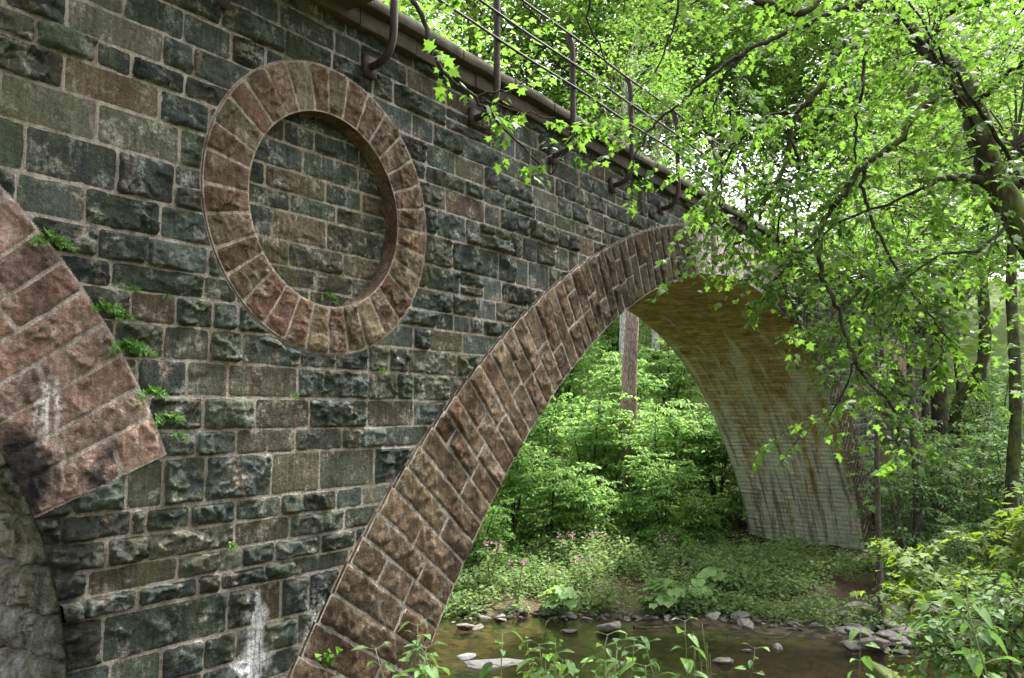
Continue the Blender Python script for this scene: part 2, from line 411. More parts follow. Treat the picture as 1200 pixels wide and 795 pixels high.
M['maple'] = leaf_mat('maple_leaf', (.036, .085, .016), (.075, .135, .024), (.14, .28, .03), .48)
M['canopy'] = leaf_mat('canopy_leaf', (.045, .10, .02), (.085, .145, .03), (.17, .32, .045), .5)
M['beech'] = leaf_mat('beech_leaf', (.075, .15, .06), (.125, .205, .08), (.22, .38, .09), .42)
M['shrub'] = leaf_mat('shrub_leaf', (.11, .21, .055), (.165, .28, .08), (.38, .64, .15), .5)
M['herb'] = leaf_mat('herb_leaf', (.10, .17, .065), (.18, .25, .10), (.28, .42, .11), .40)
M['nettle'] = leaf_mat('nettle_leaf', (.055, .12, .035), (.09, .165, .045), (.14, .28, .05), .35)
M['butterbur'] = leaf_mat('butterbur_leaf', (.15, .26, .09), (.21, .33, .12), (.3, .5, .12), .35)
M['bush'] = leaf_mat('bush_leaf', (.06, .12, .015), (.12, .175, .022), (.22, .35, .03), .45)
M['fern'] = leaf_mat('fern_frond', (.035, .10, .012), (.07, .155, .02), (.10, .26, .02), .35)
M['needle'] = leaf_mat('spruce_needles', (.02, .045, .018), (.04, .07, .025), (.04, .08, .02), .2)
M['petal'] = leaf_mat('balsam_petal', (.55, .20, .36), (.65, .30, .45), (.5, .2, .35), .4)
M['stem'] = flat_mat('green_stem', (.06, .10, .03), (.12, .15, .06), 9, .8, .2)
M['twig'] = bark_mat('dark_twig', (.012, .010, .008), (.035, .030, .022), 0, 14)
M['mossbark'] = bark_mat('mossy_bark', (.022, .019, .013), (.06, .052, .034), .55, 10)
M['pinebark'] = bark_mat('pink_pine_bark', (.20, .14, .115), (.40, .305, .26), 0, 8)
M['palebark'] = bark_mat('pale_bark', (.34, .32, .30), (.62, .60, .56), 0, 8)
M['greybark'] = bark_mat('grey_bark', (.045, .038, .030), (.12, .10, .08), .25, 9)
M['darkbark'] = bark_mat('dark_bark', (.02, .016, .012), (.06, .048, .036), .35, 9)

# ------------------------------------------------------------------ masonry
WALL_Y, DEPTH = 6.0, 3.693
AX, AZ, AR = 17.125, -9.285, 12.204           # the big arch
def ARE(a): return 13.148 + .723 * a * a      # its ring grows thicker downwards
SPAN = [(-1.005, -2.237), (2 * AX + 1.005, -2.237)]; SR, SRE, SPRING = 4.085, 5.145, 1.186   # side arches
ROUND = [(5.441, 2.03), (2 * AX - 5.441, 2.03)]; RO1, RO0 = 1.437, .964

def ang_of(x, z, c): return np.arctan2(np.abs(x - c[0]), z - c[1])

def hole_sd(x, z):
    """distance outside the openings and rings (negative = covered)"""
    r = np.hypot(x - AX, z - AZ); d = r - ARE(np.minimum(ang_of(x, z, (AX, AZ)), 1.5))
    d = np.where(z < AZ + 2, 9.0, d)
    for c in SPAN:
        r = np.hypot(x - c[0], z - c[1]); a = ang_of(x, z, c)
        d = np.minimum(d, np.where(a < SPRING, r - SRE, 9.0))
    for c in ROUND:
        d = np.minimum(d, np.hypot(x - c[0], z - c[1]) - RO1)
    return d

def axis(a, b, res, edge=(0, .009, .02, .036)):
    L = b - a; e = [v for v in edge if v < L * .3]
    if res > .05: e = [0, min(.015, L * .2), min(.04, L * .3)]
    inner = np.linspace(e[-1], L - e[-1], max(2, int(round((L - 2 * e[-1]) / res)) + 1))
    return a + np.concatenate([e[:-1], inner, [L - v for v in e[:-1]][::-1]])

def block(u0, u1, v0, v1, res, bulge, rough, joint=.011, seed=0, planes=5):
    bulge *= .88
    """one rock-faced stone as a height field over its cell; returns U, V, H, mortar mask, quads"""
    U1 = axis(u0, u1, res); V1 = axis(v0, v1, res)
    U, V = np.meshgrid(U1, V1, indexing='ij'); nu, nv = U.shape
    U = U.ravel(); V = V.ravel()
    P = np.stack([U * 1.0, V * 1.0, np.full_like(U, seed * .173)], 1)
    wob = vnoise(P * 7, 3) * .008 + vnoise(P * 19, 5) * .004
    d = np.minimum(np.minimum(U - u0, u1 - U), np.minimum(V - v0, v1 - V))
    cu_, cv_ = (u0 + u1) / 2, (v0 + v1) / 2; hu, hv = (u1 - u0) / 2, (v1 - v0) / 2
    corner = np.hypot(np.maximum(np.abs(U - cu_) - hu + .05, 0), np.maximum(np.abs(V - cv_) - hv + .05, 0))
    d = np.minimum(d, .05 - corner * .9 + .0)
    edge = smooth((d + wob - joint) / .016)
    mort = 1 - smooth((d + wob - joint + .004) / .010)
    h = np.full_like(U, bulge)
    for k in range(planes):
        gx, gy = rng.normal(0, .16), rng.normal(0, .2)
        c = bulge * rng.uniform(.55, 1.3)
        h = np.minimum(h, c + gx * (U - cu_ - rng.uniform(-.6, .6) * hu) + gy * (V - cv_ - rng.uniform(-.6, .6) * hv))
    h = np.maximum(h, bulge * .18)
    if rough > .008 and res < .1:      # split faces: each cell of a jittered grid is its own little plane
        for sc_, am in ((.13, .9), (.055, .45)):
            q = np.stack([U / sc_ * .75 + .5 * V / sc_, V / sc_ - .25 * U / sc_], 1) + np.stack([fbm(P * 6, 2, 61), fbm(P * 6, 2, 62)], 1) * .8
            i0 = np.floor(q).astype(np.int64); best = np.full(len(q), 9.0); val = np.zeros(len(q))
            for dx in (-1, 0, 1):
                for dy in (-1, 0, 1):
                    cx_, cy_ = i0[:, 0] + dx, i0[:, 1] + dy; zz_ = np.full_like(cx_, seed)
                    fx = cx_ + _hash(cx_, cy_, zz_, 1); fy = cy_ + _hash(cx_, cy_, zz_, 2)
                    ex, ey = q[:, 0] - fx, q[:, 1] - fy; dd = ex * ex + ey * ey; m_ = dd < best
                    best = np.where(m_, dd, best)
                    val = np.where(m_, (_hash(cx_, cy_, zz_, 3) - .5) + (ex * (_hash(cx_, cy_, zz_, 4) - .5) + ey * (_hash(cx_, cy_, zz_, 5) - .65)) * 1.6, val)
            h = h + rough * am * 1.9 * val
    n = fbm(P * (5.5, 8, 1), 4, 11); rid = 1 - np.abs(fbm(P * (9, 13, 1), 3, 23)) * 2
    h = h + rough * (n * .55 + rid * .5 - .2) + rough * .35 * fbm(P * 31, 3, 31)
    h = np.maximum(h, .004) * edge
    i = np.arange(nu - 1)[:, None] * nv + np.arange(nv - 1)[None]
    Q = np.stack([i, i + nv, i + nv + 1, i + 1], -1).reshape(-1, 4)
    return U, V, h, mort, Q

def rgba(col, mort):
    return np.concatenate([np.broadcast_to(np.asarray(col, float), (len(mort), 3)), mort[:, None]], 1)

SLATE = [(0.0345, 0.0422, 0.0378), (0.0435, 0.0511, 0.0431), (0.0289, 0.0333, 0.0315), (0.0401, 0.0477, 0.0347), (0.058, 0.061, 0.0452), (0.0379, 0.04, 0.0315), (0.0456, 0.0533, 0.0483)]
TAN = [(0.0573, 0.0512, 0.0359), (0.0489, 0.0455, 0.0313), (0.0517, 0.054, 0.0413), (0.0559, 0.0441, 0.0293), (0.0685, 0.0682, 0.0533)]
def pick(pal, j=.2):
    c = np.array(pal[rng.integers(len(pal))]); return c * (1 + rng.normal(0, j)) * (1 + rng.normal(0, .015, 3))

LEV = [-7.0, -6.6, -6.25, -5.9, -5.5, -5.15, -4.75, -4.4, -4.0, -3.65, -3.3, -2.95, -2.62, -2.3, -2.08, -1.813, -1.467, -1.304, -1.122, -.908, -.714, -.333, -.119, .159, .451, .729, .975, 1.178, 1.424, 1.707, 2.061, 2.382, 2.657, 2.855, 3.123, 3.388, 3.66, 3.90, 4.10]
TR = {3.388: [3.45, 4.14], 2.855: [2.84, 3.61, 3.89], 2.657: [2.63, 3.07, 3.35, 3.82], 2.382: [2.84, 3.6], 2.061: [2.42, 3.1], 1.707: [2.6, 3.27],
      1.424: [3.04, 3.64], 1.178: [3.14, 3.53], .975: [3.26, 4.06], .729: [3.42, 3.81], .451: [3.3, 3.71, 4.13, 4.45, 5.1, 5.55, 6.0, 6.3, 6.6],
      .159: [3.5, 3.93, 4.32, 5.08, 6.0, 6.43], -.119: [3.6, 4.09, 4.61, 5.23, 5.99, 6.7], -.333: [3.6, 4.03, 4.43, 5.07, 5.65, 5.9, 6.24],
      -.714: [3.45, 3.75, 4.13, 4.81, 5.37, 6.1], -1.122: [3.31, 3.62, 4.43, 5.02, 5.7], -1.304: [3.18, 3.9, 4.28, 4.51, 4.86, 5.4],
      -1.467: [3.57, 4.09, 4.3, 4.76, 5.06], -1.813: [3.31, 4.38, 4.65, 4.94, 5.26], -.908: [3.5, 3.62, 4.0, 4.43]}
TANPOS = {(2.061, 2.9), (.159, 4.1), (.159, 4.7), (.451, 3.9), (-.714, 4.99), (-1.122, 4.7), (.729, 3.6), (-.333, 4.7), (-1.304, 3.6), (-.119, 5.0), (-1.813, 4.8), (2.382, 3.2)}

def joints(row, lo, hi):
    t = TR.get(row, []); xs = list(t) if t else [rng.uniform(3, 4)]
    while xs[-1] < hi - .5: xs.append(xs[-1] + rng.choice([.28, .36, .45, .55, .66, .8]) * rng.uniform(.85, 1.15))
    while xs[0] > lo + .5: xs.insert(0, xs[0] - rng.uniform(.35, .85))
    return [lo] + [x for x in xs if lo + .2 < x < hi - .2] + [hi]

def spandrel(name, yface, sgn, parent, lo=-11.0, hi=45.3, detail=1.0):
    mb = MB(); sd = 0
    for k in range(len(LEV) - 1):
        z0, z1 = LEV[k], LEV[k + 1]; xs = joints(z0, lo, hi)
        for x0, x1 in zip(xs[:-1], xs[1:]):
            cells = [(x0, x1, z0, z1)]
            traced = any(abs(x0 - t) < .01 for t in TR.get(z0, []))
            if not traced and z1 - z0 > .27 and x1 - x0 > .45 and rng.random() < .22:
                zm = z0 + (z1 - z0) * rng.uniform(.42, .6); xm = x0 + (x1 - x0) * rng.uniform(.35, .65)
                cells = [(x0, x1, z0, zm), (x0, xm, zm, z1), (xm, x1, zm, z1)]
            for (a, b, c, d) in cells:
                sd += 1
                cx_ = (a + b) / 2
                gx, gz = np.array([a, b, cx_, a, b, cx_]), np.array([c, c, c, d, d, d])
                if np.all(hole_sd(gx, gz) < -.2): continue
                r = .015 if 2.2 < b and a < 6.7 else .024 if a < 11 else .045 if a < 16 else .12
                if a < 1.8: r = .08
                if d < -2.3: r = max(r, .06)
                r /= detail
                tan = any(abs(z0 - t[0]) < .01 and a < t[1] < b for t in TANPOS) or (rng.random() < .05)
                rug = rng.random()
                bulge = rng.uniform(.012, .028) if (tan or rug < .2) else rng.uniform(.05, .10)
                U, V, H, mo, Q = block(a, b, c, d, r, bulge, .006 if tan or rug < .2 else rng.uniform(.014, .028), rng.uniform(.008, .014), sd)
                s = hole_sd(U, V)
                H = H * smooth((s - .015) / .045); mo = np.maximum(mo, 1 - smooth((s - .008) / .014))
                # the arches' own openings below the ring: snap onto the curve
                gone = np.zeros(len(U), bool)
                for sc in SPAN:
                    ux = U - sc[0]; vz = V - sc[1]
                    w = np.where(vz > 0, np.sqrt(np.maximum(SR ** 2 - vz ** 2, 0)), SR)
                    ins = (np.abs(ux) < w) & ((ang_of(U, V, sc) >= SPRING) | (vz < 0))
                    U = np.where(ins, sc[0] + np.sign(ux) * w, U); gone = gone | ins
                keep = ~np.all(((s < -.14) | gone)[Q], axis=1)
                if not keep.any(): continue
                c3 = pick(TAN if tan else SLATE)
                Qk = Q[keep]
                if sgn < 0: Qk = Qk[:, ::-1]
                mb.add(np.stack([U, yface - sgn * H, V], 1), [Qk], col=rgba(c3, mo))
    return mb.build(name, M['wall'], parent, True)

def ring(name, mat, parent, c, r_in, r_out, a0, a1, bed, yface, proud, pal, nrad, res=.025, bulge=(.018, .045), rough=.012, reveal=.0, sgn=1, joint=.012):
    """voussoirs; angle from the crown, positive to +x"""
    mb = MB(); a = a0; k = 0; sd = 500
    rmid = (r_in + (r_out(abs(a0)) if callable(r_out) else r_out)) / 2
    while a < a1 - 1e-4:
        da = bed / rmid * rng.uniform(.88, 1.12); b = min(a + da, a1)
        if a1 - b < da * .4: b = a1
        am = (a + b) / 2
        ro = r_out(abs(am)) if callable(r_out) else r_out
        th = ro - r_in
        n = nrad if np.isscalar(nrad) else nrad[k % len(nrad)]
        cuts = [0] + sorted(np.clip((np.arange(1, n) + rng.uniform(-.16, .16, n - 1) + (.25 if k % 2 else -.2) * (n > 1)) / n, .14, .86)) + [1]
        xm = c[0] + rmid * math.sin(am)
        rs = res if xm < 11 else res * 1.7 if xm < 17 else res * 3
        for q0, q1 in zip(cuts[:-1], cuts[1:]):
            sd += 1
            U, V, H, mo, Q = block(a * rmid, b * rmid, r_in + q0 * th, r_in + q1 * th, rs, rng.uniform(*bulge), rough * rng.uniform(.7, 1.4), joint, sd, 4)
            A = U / rmid
            mb.add(np.stack([c[0] + V * np.sin(A), yface - sgn * (proud + H), c[1] + V * np.cos(A)], 1), [Q[:, ::-1] if False else Q], col=rgba(pick(pal, .12), mo))
        # sides of the ring, down to the wall and a little into the soffit
        for rr, y1 in ((r_in, yface + .0 + reveal), (ro, yface + .02)):
            AA = np.linspace(a, b, 4)
            X = c[0] + rr * np.sin(AA); Z = c[1] + rr * np.cos(AA)
            Vv = np.concatenate([np.stack([X, np.full(4, yface - sgn * proud), Z], 1), np.stack([X, np.full(4, y1), Z], 1)])
            mb.add(Vv, [np.array([[i, i + 1, i + 5, i + 4] for i in range(3)])], col=rgba(pick(pal, .1), np.full(8, .35)))
        a = b; k += 1
    for ae in (a0, a1):
        if abs(a1 - a0) > 6: break
        ro = r_out(abs(ae)) if callable(r_out) else r_out
        Vv = [(c[0] + rr * math.sin(ae), y, c[1] + rr * math.cos(ae)) for rr, y in ((r_in, yface - proud), (ro, yface - proud), (ro, yface + .02), (r_in, yface + .02))]
        mb.add(np.array(Vv), [np.array([[0, 1, 2, 3]])], col=rgba(pal[0], np.full(4, .5)))
    return mb.build(name, mat, parent, True)

def barrel(name, mat, parent, c, R, a0, a1, course, brick, pal, res, bulge, rough, extra_low=None):
    """the soffit, laid in courses along the bridge's width"""
    mb = MB(); y0, y1 = WALL_Y - .03, WALL_Y + DEPTH; k = 0; sd = 2000
    def place(U, V, H):
        A = U / R
        if extra_low is None:
            return np.stack([c[0] + (R - H) * np.sin(A), V, c[1] + (R - H) * np.cos(A)], 1)
        hl = np.pi / 2 * R; Ac = np.clip(A, -np.pi / 2, np.pi / 2); ov = np.maximum(np.abs(U) - hl, 0)
        return np.stack([c[0] + (R - H) * np.sin(Ac), V, c[1] + (R - H) * np.cos(Ac) - ov], 1)
    s = a0 * R; e = a1 * R
    while s < e - .02:
        t = min(s + course * rng.uniform(.92, 1.08), e)
        ys = [y0]; ys.append(y0 + brick * rng.uniform(.3, 1))
        while ys[-1] < y1 - brick * .5: ys.append(ys[-1] + brick * rng.uniform(.8, 1.2))
        ys[-1] = y1
        for ya, yb in zip(ys[:-1], ys[1:]):
            sd += 1
            U, V, H, mo, Q = block(s, t, ya, yb, res, rng.uniform(*bulge), rough, .013, sd, 3)
            mb.add(place(U, V, H), [Q[:, ::-1]], col=rgba(pick(pal, .12), mo), arc=np.abs(U))
        s = t
    return mb.build(name, mat, parent, True)

PINK = [(0.1778, 0.115, 0.0901), (0.1985, 0.1445, 0.1184), (0.1572, 0.1079, 0.0876), (0.1737, 0.1332, 0.1091), (0.153, 0.0939, 0.0747)]
BROWN = [(0.0734, 0.047, 0.0282), (0.0819, 0.0566, 0.0348), (0.0622, 0.04, 0.0244), (0.0707, 0.0508, 0.0326), (0.0865, 0.0635, 0.0413)]
REDB = [(0.0955, 0.0611, 0.0394), (0.1071, 0.0741, 0.0486), (0.0868, 0.0624, 0.0406), (0.1042, 0.0843, 0.0538), (0.0897, 0.0538, 0.0354)]
OCHRE = [(.38, .30, .155), (.42, .335, .18), (.33, .26, .13), (.405, .325, .185)]
GREYB = [(0.396, 0.396, 0.3456), (0.484, 0.484, 0.432), (0.33, 0.33, 0.2808), (0.264, 0.275, 0.216)]

bridge = empty('stone_arch_bridge', (AX, WALL_Y + DEPTH / 2, -5.0))
tag(bridge, 'old railway bridge of dark rough stone with reddish arches and a round blind window', 'bridge')
spandrel('spandrel_wall', WALL_Y, 1, bridge)
spandrel('rear_wall', WALL_Y + DEPTH, -1, bridge, detail=.22)
ring('main_arch_ring', M['ring'], bridge, (AX, AZ), AR, ARE, -1.29, 1.27, .285, WALL_Y, .03, BROWN, [2, 1, 2, 3, 2, 2], bulge=(.028, .06), rough=.013, joint=.016)
for i, c in enumerate(SPAN):
    ring('side_arch_ring', M['springer'], bridge, c, SR, SRE, -SPRING, SPRING, .25, WALL_Y, .02, PINK, [2, 1, 2, 2, 1], res=.016 if i == 0 else .06, bulge=(.03, .065), rough=.018)
RR = []
for i, c in enumerate(ROUND):
    RR.append(None); RR[i] = ring('roundel_ring', M['roundel'], bridge, c, RO0, RO1, -math.pi, math.pi, .235, WALL_Y, .012, REDB, 1, res=.013 if i == 0 else .05, bulge=(.02, .05), rough=.017, reveal=.19)
barrel('vault', M['vault'], bridge, (AX, AZ), AR, -1.29, 1.27, .175, .46, OCHRE, .08, (.008, .03), .008)
for i, c in enumerate(SPAN):
    barrel('side_vault', M['mossy'], bridge, c, SR, -2.3, 2.3, .36, .62, GREYB, .022 if i == 0 else .1, (.07, .14), .04, True)

# blind panels set back inside the roundels
for i, c in enumerate(ROUND):
    mb = MB(); lv = [c[1] + v for v in (-1.02, -.80, -.60, -.36, -.07, .12, .34, .60, .82, 1.02)]
    fixed = {4: [-.35, .25], 5: [-.65, .1, .6], 3: [-.55, .12], 6: [-.2, .55], 2: [-.7, -.35, .35]}
    for k in range(len(lv) - 1):
        z0, z1 = lv[k], lv[k + 1]
        xs = [c[0] - 1.02] + [c[0] + f for f in fixed.get(k, [-.5 + rng.uniform(-.2, .2), .05 + rng.uniform(-.15, .15), .6 + rng.uniform(-.15, .15)])] + [c[0] + 1.02]
        for x0, x1 in zip(xs[:-1], xs[1:]):
            if x1 - x0 < .04: continue
            U, V, H, mo, Q = block(x0, x1, z0, z1, .014 if i == 0 else .08, rng.uniform(.015, .045), rng.uniform(.009, .018), .011, k * 7 + int(x0 * 10))
            s = RO0 + .05 - np.hypot(U - c[0], V - c[1]); keep = ~np.all((s < 0)[Q], axis=1)
            if keep.any():
                mb.add(np.stack([U, WALL_Y + .18 - H, V], 1), [Q[keep]], col=rgba(pick([(.036, .041, .030), (.028, .034, .026), (.046, .045, .031), (.032, .036, .033), (.058, .048, .031)]), mo))
    o = mb.build('roundel_panel', M['panel'], None, True); o.parent = RR[i]; o.matrix_parent_inverse = Matrix.Translation(-bridge.location + Vector((0, 0, 0))) if False else Matrix.Identity(4)

# coping slabs, refuge slab, ballast deck
def slab(mb, x0, x1, y0, y1, z0, z1, n=5, amp=.012):
    xs = np.linspace(x0 + .004, x1 - .004, max(3, int((x1 - x0) / .12))); prof = [(y1, z0), (y0 + .05, z0), (y0 + .006, z0), (y0, z0 + .008), (y0 - .004, (z0 + z1) / 2), (y0, z1 - .012), (y0 + .012, z1), (y0 + .1, z1 + .004), (y1, z1 + .01)]
    V = np.array([(x, y, z) for x in xs for (y, z) in prof]); m = len(prof)
    d = np.stack([fbm(V * 4, 3, s) for s in (1, 2, 3)], 1) * amp * 2 + np.stack([fbm(V * 14, 2, s) for s in (4, 5, 6)], 1) * amp
    V = V + d * (1, 1, 1)
    Q = [[i * m + j, (i + 1) * m + j, (i + 1) * m + j + 1, i * m + j + 1] for i in range(len(xs) - 1) for j in range(m - 1)]
    mb.add(V, [np.array(Q)[:, ::-1]]); e = len(xs) - 1
    mb.add(V[:m], [np.array([list(range(m))])]); mb.add(V[e * m:], [np.array([list(range(m))[::-1]])])
mb = MB(); x = -11.0
while x < 45:
    L = rng.uniform(.95, 1.25); dz = rng.uniform(-.008, .008)
    slab(mb, x, x + L - .012, WALL_Y - .235 + rng.uniform(-.012, .012), WALL_Y + .5, 4.205 + dz, 4.335 + dz, amp=.007); x += L
mb.build('coping', M['coping'], bridge, False)
mb = MB(); x = -11.0
while x < 45:
    L = rng.uniform(.8, 1.3); slab(mb, x, x + L - .01, WALL_Y - .115 + rng.uniform(-.01, .01), WALL_Y + .4, 4.015, 4.195, amp=.006); x += L
mb.build('cornice', M['cornice'], bridge, False)
mb = MB(); slab(mb, 3.35, 5.55, WALL_Y - .72, WALL_Y + .3, 4.10, 4.345, amp=.006); mb.build('refuge_slab', M['coping'], bridge)
mb = MB(); X = np.linspace(-11, 45.3, 200); Yy = np.linspace(WALL_Y + .45, WALL_Y + DEPTH + .1, 10)
gx, gy = np.meshgrid(X, Yy, indexing='ij'); P = np.stack([gx.ravel(), gy.ravel(), np.zeros(gx.size)], 1); P[:, 2] = 4.30 + .12 * np.sin((P[:, 1] - WALL_Y - .45) / (DEPTH - .35) * math.pi) + .03 * fbm(P * 5, 3, 8)
i = np.arange(199)[:, None] * 10 + np.arange(9)[None]
mb.add(P, [np.stack([i, i + 10, i + 11, i + 1], -1).reshape(-1, 4)]); mb.build('ballast_deck', M['ballast'], bridge)

# railing: bent iron posts bolted to the wall below the coping, three rails
pp = spline([(0, WALL_Y + .03, 3.66), (0, WALL_Y - .16, 3.66), (0, WALL_Y - .31, 3.74), (0, WALL_Y - .38, 3.93), (0, WALL_Y - .385, 4.3), (0, WALL_Y - .385, 5.05), (0, WALL_Y - .37, 5.25), (0, WALL_Y - .31, 5.37)], 4)
V, F = tube_arrays(pp, .042, 8); post_me = None
for k in range(-7, 22):
    x = 5.92 + 1.815 * k
    if post_me is None:
        m_ = MB(); m_.add(V, F)
        pl = np.array([(sx * .09, WALL_Y - .065, 3.66 + sz * .11) for sx, sz in ((-1, -1), (1, -1), (1, 1), (-1, 1))] + [(sx * .09, WALL_Y - .02, 3.66 + sz * .11) for sx, sz in ((-1, -1), (1, -1), (1, 1), (-1, 1))])
        m3 = MB(); m3.add(pl, [np.array([[0, 1, 2, 3], [0, 4, 5, 1], [1, 5, 6, 2], [2, 6, 7, 3], [3, 7, 4, 0]])]); plate_me = m3.mesh('mounting_plate')
        post_me = m_.mesh('railing_post', True)
    o = link('railing_post', post_me, M['iron'], bridge); o.location = (x, 0, 0)
    if len(plate_me.materials) == 0: plate_me.materials.append(M['iron'])
    q = bpy.data.objects.new('mounting_plate', plate_me); COL.objects.link(q); q.parent = o
for zz, yy in ((5.33, WALL_Y - .34), (4.89, WALL_Y - .385), (4.56, WALL_Y - .385)):
    xs = np.arange(-8, 45.1, .66); pth = np.stack([xs, np.full_like(xs, yy - .045), zz + .012 * np.sin(xs * 2.1)], 1)
    V, F = tube_arrays(pth, .017, 6); m_ = MB(); m_.add(V, F); m_.build('railing_rail', M['iron'], bridge, True)

# ------------------------------------------------------------------ terrain and water
WATER = -5.0
def shore_d(x, y):
    y = np.asarray(y, float); x = np.asarray(x, float)
    yy = np.clip(y, -30, 60)
    return (x - 20.2) * .8 + (y - 7.6) * .6 + np.where(yy < 7.6, (7.6 - yy) * .5, 0)
def ground_z(x, y):
    x = np.asarray(x, float); y = np.asarray(y, float)
    d = shore_d(x, y) + .35 * vnoise(np.stack([np.ravel(x) * .5, np.ravel(y) * .5, np.zeros(np.size(x))], 1), 71).reshape(np.shape(x))
    far = WATER + .11 * d + .30 * np.clip(d - 8, 0, 36) + .06 * np.maximum(d - 44, 0)
    near = WATER + .38 * (-8.0 - d); near = np.where(near > -1.6, -1.6 + (near + 1.6) * .2, near)
    bed = WATER - .28 - .08 * np.sin(d * 1.3)
    z = np.where(d > -8, bed, near)
    t = smooth((d + .7) / 1.0); z = np.where(d > -4, bed * (1 - t) + np.maximum(far, WATER - .02) * t, z)
    t = smooth((-d - 7.6) / 1.0); z = np.where((d < -4), bed * (1 - t) + np.maximum(near, WATER - .02) * t, z)
    P = np.stack([np.ravel(x), np.ravel(y), np.zeros(np.size(x))], 1)
    n = (fbm(P * .35, 4, 41) * .22 + fbm(P * 1.7, 3, 47) * .06).reshape(np.shape(x))
    return z + n * np.where((d > -8) & (d < 0), .35, 1.0)
def gp(x, y, dz=0): return np.array([x, y, float(ground_z(np.array([x]), np.array([y]))[0]) + dz])

def axis2(lo, hi, mid0, mid1, fine, coarse):
    return np.concatenate([lo + (mid0 - lo) * (1 - np.linspace(1, 0, coarse, endpoint=False) ** 1.6), np.arange(mid0, mid1, fine), mid1 + (hi - mid1) * np.linspace(0, 1, coarse) ** 1.6])
gx1 = axis2(-150, 260, -6, 44, .3, 26); gy1 = axis2(-190, 230, -16, 34, .3, 26)
GX, GY = np.meshgrid(gx1, gy1, indexing='ij'); GZ = ground_z(GX, GY)
n0, n1 = GX.shape; i = np.arange(n0 - 1)[:, None] * n1 + np.arange(n1 - 1)[None]
tag(link('ground', mesh_np('ground', np.stack([GX.ravel(), GY.ravel(), GZ.ravel()], 1), [np.stack([i, i + n1, i + n1 + 1, i + 1], -1).reshape(-1, 4)], None, True), M['ground']), kind='structure')
wx = np.array([[-12, 70], [30, -60], [70, -60], [26, 70]], float)
tag(link('stream_water', mesh_np('stream_water', np.array([(-40, 75, WATER), (10, -70, WATER), (40, -70, WATER), (0, 75, WATER)]), [np.array([[0, 1, 2, 3]])]), M['water']), kind='structure')

# ------------------------------------------------------------------ leaves
def tmpl_maple():
    half = [(0.0, 0.0), (.20, -.06), (.40, -.02), (.25, .15), (.40, .28), (.62, .45), (.34, .44), (.22, .52), (.22, .72), (.09, .74), (0, 1.0)]
    out = half + [(-x, y) for x, y in half[1:-1][::-1]]
    V = [(x, y, -.28 * x * x - .22 * y * y + .10 * abs(x)) for x, y in out] + [(0, .32, .0)]
    n = len(out)
    return np.array(V), np.array([[i, (i + 1) % n, n] for i in range(n)])
def tmpl_oval(w=.30):
    V = np.array([(0, 0, 0), (w * .85, .3, .06), (w * .8, .65, .03), (0, 1, -.12), (-w * .8, .65, .03), (-w * .85, .3, .06), (0, .5, -.02)])
    return V, np.array([[0, 1, 6], [1, 2, 6], [2, 3, 6], [3, 4, 6], [4, 5, 6], [5, 0, 6]])
def tmpl_leaf(w=.34):
    V = np.array([(0, 0, 0), (w, .45, .09), (0, 1, -.08), (-w, .45, .09)])
    return V, np.array([[0, 1, 2], [0, 2, 3]])
def tmpl_star():
    a = [(0, 0), (.42, .02), (.24, .22), (.58, .5), (.2, .55), (0, 1), (-.2, .55), (-.58, .5), (-.24, .22), (-.42, .02)]
    V = np.array([(x, y, -.15 * y * y) for x, y in a] + [(0, .32, .03)]); n = len(a)
    return V, np.array([[i, (i + 1) % n, n] for i in range(n)])
MAPLE, OVAL, LEAF, STAR = tmpl_maple(), tmpl_oval(), tmpl_leaf(), tmpl_star()
NARROW = tmpl_leaf(.17)

def add_leaves(mb, pos, size, tmpl, direc=None, droop=.25, tilt=.45, normal=None):
    pos = np.asarray(pos, float); N = len(pos)
    if N == 0: return
    size = np.broadcast_to(np.asarray(size, float), (N,)) * np.clip(rng.lognormal(-.08, .26, N), .45, 1.5)
    if direc is None:
        a = rng.uniform(0, TAU, N); direc = np.stack([np.cos(a), np.sin(a), np.zeros(N)], 1)
    d = np.asarray(direc, float) + rng.normal(0, .25, (N, 3)); d[:, 2] -= droop * rng.uniform(.2, 1.6, N)
    d /= np.linalg.norm(d, axis=1, keepdims=True) + 1e-9
    n = np.array([0, 0, 1.0]) if normal is None else np.asarray(normal, float)
    n = n + rng.normal(0, tilt, (N, 3)); n = n - d * np.sum(n * d, 1, keepdims=True); n /= np.linalg.norm(n, axis=1, keepdims=True) + 1e-9
    s = np.cross(d, n); T, F = tmpl; k = len(T)
    V = pos[:, None] + size[:, None, None] * (T[None, :, 0:1] * s[:, None] + T[None, :, 1:2] * d[:, None] + T[None, :, 2:3] * n[:, None])
    FF = (F[None] + (np.arange(N) * k)[:, None, None]).reshape(-1, F.shape[1])
    mb.add(V.reshape(-1, 3), [FF], rnd=np.repeat(np.clip(rng.normal(.5, .25, N), 0, 1), k))

